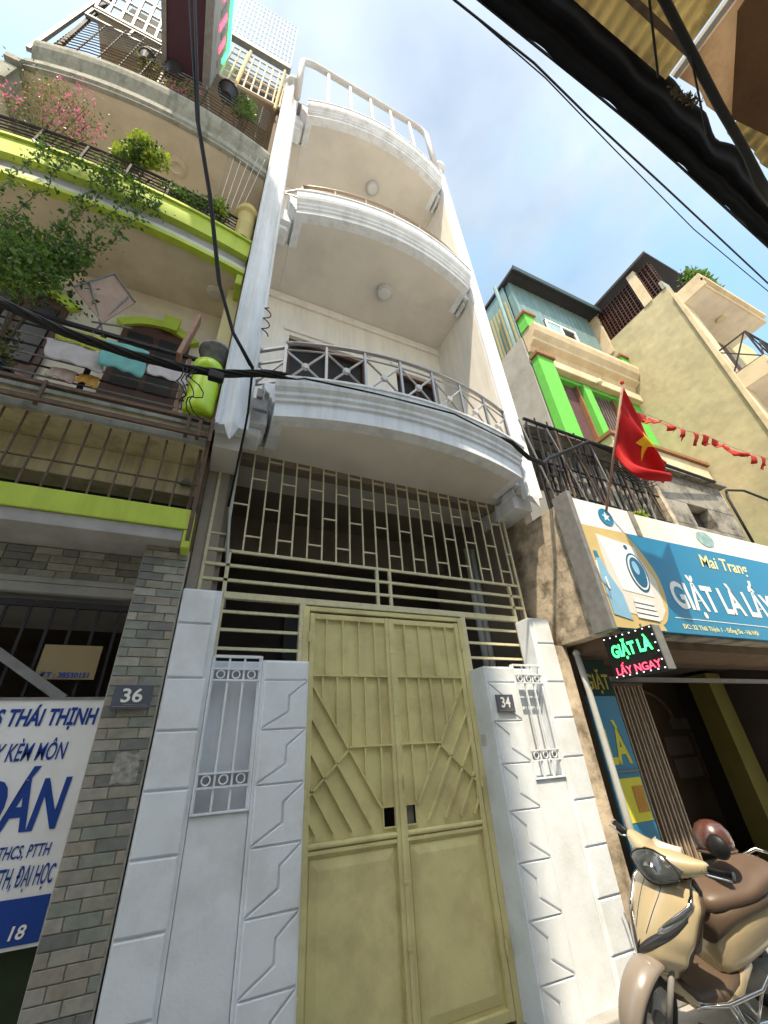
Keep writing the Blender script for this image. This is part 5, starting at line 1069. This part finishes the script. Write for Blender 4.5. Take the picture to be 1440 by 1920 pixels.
sc('lamp_rim', MB().tube([(lampf(0.5+0.5*cos(t*pi/14), 0.5+0.5*sin(t*pi/14))[0]+0.002, lampf(0.5+0.5*cos(t*pi/14), 0.5+0.5*sin(t*pi/14))[1], lampf(0.5+0.5*cos(t*pi/14), 0.5+0.5*sin(t*pi/14))[2]) for t in range(29)], 0.006, 6), SCK, hb, smooth=True)
sc('visor', MB().grid(lambda a, b: (0.44-0.13*b-0.10*(2*a-1)**2, (2*a-1)*(0.115-0.03*b), 1.035+0.055*b-0.02*(2*a-1)**2), 14, 8), SCREEN, hb, smooth=True, solid=0.006, fix=False)
for s in (-1, 1):
    sc('grip', MB().tube([(0.27, s*0.25, 1.035), (0.235, s*0.37, 1.045)], 0.017, 12), SCK, hb, smooth=True); sc('grip_end', MB().tube([(0.235, s*0.37, 1.045), (0.231, s*0.383, 1.046)], 0.021, 12), GREYIRON, hb)
    sc('brake_lever', MB().tube([(0.31, s*0.22, 1.03), (0.33, s*0.27, 1.025), (0.29, s*0.36, 1.03), (0.285, s*0.385, 1.032)], 0.006, 8), CHROME, hb, smooth=True)
    sc('mirror_socket', MB().lathe([(0.014, 0), (0.010, 0.015)], (0.26, s*0.19, 1.045), 12), SCK, hb)
sc('brake_hose', MB().tube([(0.33, 0.17, 0.98), (0.42, 0.20, 0.90), (0.38, 0.15, 0.80)], 0.006, 6), SCK, hb, smooth=True)
sc('leg_trim', MB().tube([tuple(Vector(apron(0.995, 0.05+0.9*k/12))+Vector((-0.012, 0, 0))) for k in range(13)], 0.006, 6), SCB, smooth=True); sc('leg_trim', MB().tube([tuple(Vector(apron(-0.995, 0.05+0.9*k/12))+Vector((-0.012, 0, 0))) for k in range(13)], 0.006, 6), SCB, smooth=True)
hm = T('helmet', 'glossy maroon open-face helmet with a black front, resting behind the scooter handlebar', 'helmet', (3.42, -0.80, 0.84))
hm.add('shell', MB().lathe([(0.105, 0), (0.113, 0.04), (0.105, 0.09), (0.076, 0.135), (0.038, 0.155), (0.01, 0.16)], (3.40, -0.82, 0.845), 26), HELM, smooth=True)
hm.add('visor', MB().lathe([(0.02, -0.03), (0.06, -0.015), (0.068, 0.01), (0.04, 0.03), (0.01, 0.035)], (3.30, -0.90, 0.875), 18, 'x'), SCK, smooth=True)
hm.add('rim', MB().lathe([(0.11, -0.012), (0.118, -0.004), (0.11, 0.004)], (3.40, -0.82, 0.843), 26), SCB, smooth=True)
# ------------------------------------------------------------------ overhead: tarpaulin, awnings, wires
Tp = T('black_tarpaulin', 'long sagging black tarpaulin stretched over the alley at the upper right', 'tarpaulin', (3, -3.05, 5))
lo = [(-1.5, -3.0), (0.85, -2.965), (1.67, -2.955), (2.17, -2.945), (2.77, -2.92), (3.51, -2.885), (3.9, -2.865), (4.6, -2.85), (6.5, -2.78)]
up = [(-1.5, -3.22), (1.44, -3.225), (1.67, -3.225), (1.85, -3.185), (2.21, -3.185), (2.5, -3.17), (2.73, -3.125), (2.97, -3.16), (3.26, -3.10), (3.4, -3.10), (4.2, -3.06), (6.5, -3.0)]
def interp(L_, x):
    for a, b in zip(L_, L_[1:]):
        if a[0] <= x <= b[0]: return a[1]+(b[1]-a[1])*(x-a[0])/(b[0]-a[0])
    return L_[-1][1]
def tf_(u, v):
    x = -1.5+8*u; ya = interp(lo, x)+0.006*sin(x*9)+0.004*sin(x*23); yb_ = interp(up, x)+0.008*sin(x*17)
    return (x, ya+(yb_-ya)*v, 5.0-0.05*sin(pi*v)+0.035*sin(v*17+0.8*sin(x*1.3))*sin(pi*v)+0.012*sin(x*3+v*5))
Tp.add('sheet', MB().grid(tf_, 160, 22), TARP, smooth=True, solid=0.006, fix=False)
Tp.add('edge_rope', MB().tube([(-1.5+0.2*k, interp(lo, -1.5+0.2*k)+0.004, 5.0) for k in range(41)], 0.008, 5), BLACK)
Aw = T('corrugated_awning', 'weathered corrugated awning sheet seen from below at the top right corner', 'awning', (1.5, -3.7, 4.6))
cs = MB()
def corr(x, y, z0, pitch=0.072, amp=0.012): return z0+amp*sin(2*pi*x/pitch)
Aw.add('corrugated_sheet', MB().grid(lambda u, v: (0.6+1.27*u, -3.165-1.2*v, corr(0.6+1.27*u, 0, 4.62)), 170, 2), CORR, smooth=True, solid=0.006, fix=False)
Aw.add('corrugated_sheet', MB().grid(lambda u, v: (2.42+1.5*u, -3.17-0.9*v+0.01*sin(u*30), corr(2.42+1.5*u, 0, 4.60, 0.09, 0.02)), 150, 2), CORR, smooth=True, solid=0.006, fix=False)
Aw.add('rim_bar', MB().bar((1.895, -3.19, 4.60), (1.895, -4.4, 4.60), 0.03), RAILW)
Aw.add('cross_batten', MB().bar((0.6, -3.28, 4.575), (1.87, -3.28, 4.575), 0.03), RUST)
Aw.add('board_panel', MB().zprism([(1.93, -3.20), (1.93, -4.3), (2.9, -4.3), (2.39, -3.20), (2.2, -3.19), (2.1, -3.215)], 4.60, 4.62), OCHRE)
Aw.add('dark_board', MB().zprism([(1.95, -3.47), (2.36, -3.215), (3.1, -3.32), (2.6, -4.3), (1.8, -4.3)], 4.55, 4.57), mat('dark_brown_board', (0.16, 0.085, 0.04), 0.9, 0.25, 5, 0.3, dirt=(0.07, 0.04, 0.02), dirt_amt=0.8, dscale=2.5))
bushm = T('dry_creeper', 'dry twiggy creeper tangled on the lower edge of the corrugated awning', 'plant', (1.9, -3.17, 4.5))
f = MB(); leaves(f, blob_pts((1.95, -3.165, 4.50), (0.12, 0.025, 0.05), 160), 0.022); bushm.add('dry_leaves', f, STEMM, kind='stuff', fix=False)
Po = T('awning_prop', 'thick black slanting pole in front of the corrugated awning', 'pole', (1.5, -3.3, 4.4))
pp = [(1.30, -3.36, 4.4), (1.49, -3.33, 4.4), (1.80, -3.27, 4.4), (2.12, -3.21, 4.4), (2.49, -3.15, 4.4), (2.72, -3.10, 4.4), (3.1, -3.05, 4.4)]
Po.add('pole_tube', MB().tube(pp, [0.018, 0.02, 0.022, 0.022, 0.022, 0.03, 0.03], 8), BLACK, smooth=True)
Po.add('tie_wire', MB().tube([(1.39, -3.32, 4.4), (1.70, -3.15, 4.4)], 0.006, 5), BLACK); Po.add('tie_wire', MB().tube([(1.76, -3.27, 4.38), (2.17, -3.11, 4.4)], 0.005, 5), BLACK)
def wire(label, pts, r, grp='wires strung along the alley', n=1):
    t = T('overhead_wire', label, 'wire', tuple(pts[0]), grp); t.add('strand', MB().tube(pts, r, 6), BLACK, smooth=True); return t
wire('thickest sky wire running beside the black tarpaulin', [(-3, -3.05, 5.5), (0.83, -2.88, 5.5), (1.47, -2.87, 5.49), (2.03, -2.82, 5.5), (3.05, -2.75, 5.5), (4.85, -2.62, 5.5), (9, -2.4, 5.6)], 0.007)
wire('thin sky wire just below the thickest one', [(-3, -3.07, 5.5), (1.6, -2.845, 5.5), (2.39, -2.76, 5.48), (3.59, -2.64, 5.5), (4.96, -2.57, 5.5), (9, -2.3, 5.6)], 0.004)
wire('thin wire hugging the edge of the black tarpaulin', [(2.1, -2.94, 5.2), (2.89, -2.90, 5.45), (3.9, -2.85, 5.45), (7, -2.7, 5.2)], 0.005)
cb = T('cable_bundle', 'thick black telephone cable bundle crossing in front of the balconies', 'cable', (0, -0.95, 3.8), 'wires strung along the alley')
cp_ = [(-3.2, -0.9, 4.6), (-1.7, -0.92, 4.02), (-1.34, -0.95, 3.89), (-1.01, -0.95, 3.80), (-0.65, -0.95, 3.76), (-0.35, -0.95, 3.765), (-0.11, -0.95, 3.82), (0.15, -0.95, 3.93), (0.45, -0.95, 4.01), (1.02, -0.97, 4.04), (1.8, -0.97, 4.09), (2.49, -0.90, 4.02), (2.72, -0.85, 3.93), (2.95, -0.80, 3.95), (3.3, -0.62, 4.25), (4.2, -0.58, 4.80), (5.6, -0.60, 4.80), (7.4, -0.5, 4.90)]
for k in range(6):
    ph = k*pi/3
    pts = []
    for i in range(len(cp_)-1):
        a, b = Vector(cp_[i]), Vector(cp_[i+1])
        for s in range(5):
            t = s/5; v = a.lerp(b, t); q = (i*5+s)*0.45+ph; rr = 0.019 if i < 8 else (0.006 if i < 11 else 0.013); v += Vector((0, cos(q)*rr, sin(q)*rr)); pts.append(v)
    rad = [(0.010 if k < 4 else 0.013) if i_ < 38 or i_ > 54 else (0.005 if k < 2 else 0.0005) for i_ in range(len(pts))]
    cb.add('strand', MB().tube(pts, rad, 6), BLACK, smooth=True)
for k in range(4):
    x = -0.38+0.035*k; w1, w2 = random.uniform(.05, .12), random.uniform(.0, .07)
    cb.add('loose_loop', MB().tube([(x+w1*t/12+w2*sin(t*0.9+k), -0.97-0.01*sin(t), 3.75-(0.30+0.03*k)*t/12+0.02*sin(t*1.3+k)) for t in range(13)], 0.004, 5), BLACK, smooth=True)
cb.add('joint_box', MB().box(-0.2, -0.1, -0.98, -0.93, 3.73, 3.80), BLACK, bevel=0.01)
wire('cable dropping from the plum sign down to the white column', [(-0.95, -2.1, 7.6), (-0.81, -2.0, 6.63), (-0.58, -1.65, 5.5), (-0.42, -1.4, 5.1), (-0.25, -1.1, 4.55), (-0.10, -1.0, 4.2), (0.07, -0.97, 3.93)], 0.013)
wire('second cable beside the one dropping from the plum sign', [(-1.02, -2.1, 7.7), (-0.84, -1.98, 6.60), (-0.60, -1.65, 5.55), (-0.44, -1.4, 5.15), (-0.27, -1.1, 4.6), (-0.11, -1.0, 4.22), (0.05, -0.97, 3.95)], 0.010)
wire('thin black cable hanging straight down beside the left white column', [(0.07, -0.97, 3.93), (0.10, -0.60, 3.85), (0.10, -0.50, 3.75), (0.095, -0.18, 3.55), (0.085, -0.06, 3.3)], 0.009)
T1('cable_clamp', MB().box(0.13, 0.25, -0.53, -0.49, 3.98, 4.10).box(0.15, 0.20, -0.55, -0.485, 4.1, 4.2), GREYIRON, 'grey metal cable clamp box at the foot of the left white column', 'clamp', bevel=0.008)
T1('wire_coil', MB().tube([(0.14+0.035*cos(t*.7), -0.50, 4.95+0.018*t+0.02*sin(t*.7)) for t in range(26)], 0.006, 5), BLACK, 'tangle of wire tied to the left white column above the railing', 'wire')
# ------------------------------------------------------------------ houses on the other side of the alley (behind the camera)
def opp(name, label, xa, xb, h, m, y=-4.3, depth=1.2):
    t = T(name, label, 'house', ((xa+xb)/2, y-2, 0)); w_ = t.add('wall', MB().box(xa, xb, y-depth, y, 0, h), m)
    z = 3.3
    while z+2 < h:
        x = xa+0.6
        while x+1.1 < xb: t.add('window', MB().box(x, x+1.1, y, y+0.03, z+0.7, z+2.1), GLASSD, sub_of=w_); t.add('window_sill', MB().box(x-0.1, x+1.2, y, y+0.12, z+0.58, z+0.69), GREYSLAB, sub_of=w_); x += 2.0
        z += 3.4
    return t
opp('facing_house', 'tall cream house across the alley from the white town house', -4.2, -0.81, 14.85, OPPW)
opp('facing_house', 'plain cream house across the alley, further left', -12, -4.25, 5.2, OPPW)
opp('facing_shop', 'low cream shop across the alley under the corrugated awning', -0.75, 8.0, 4.3, OPPW, depth=5)
far = T('left_neighbour', 'dark edge of a roof at the far left behind the bougainvillea', 'house', (-5, 1, 0))
far.add('wall', MB().box(-9, -3.15, 0.0, 8, 0, 8.0), GWALL); far.add('roof_edge', MB().box(-9, -3.1, -0.3, 8, 8.0, 8.2), DIRON)
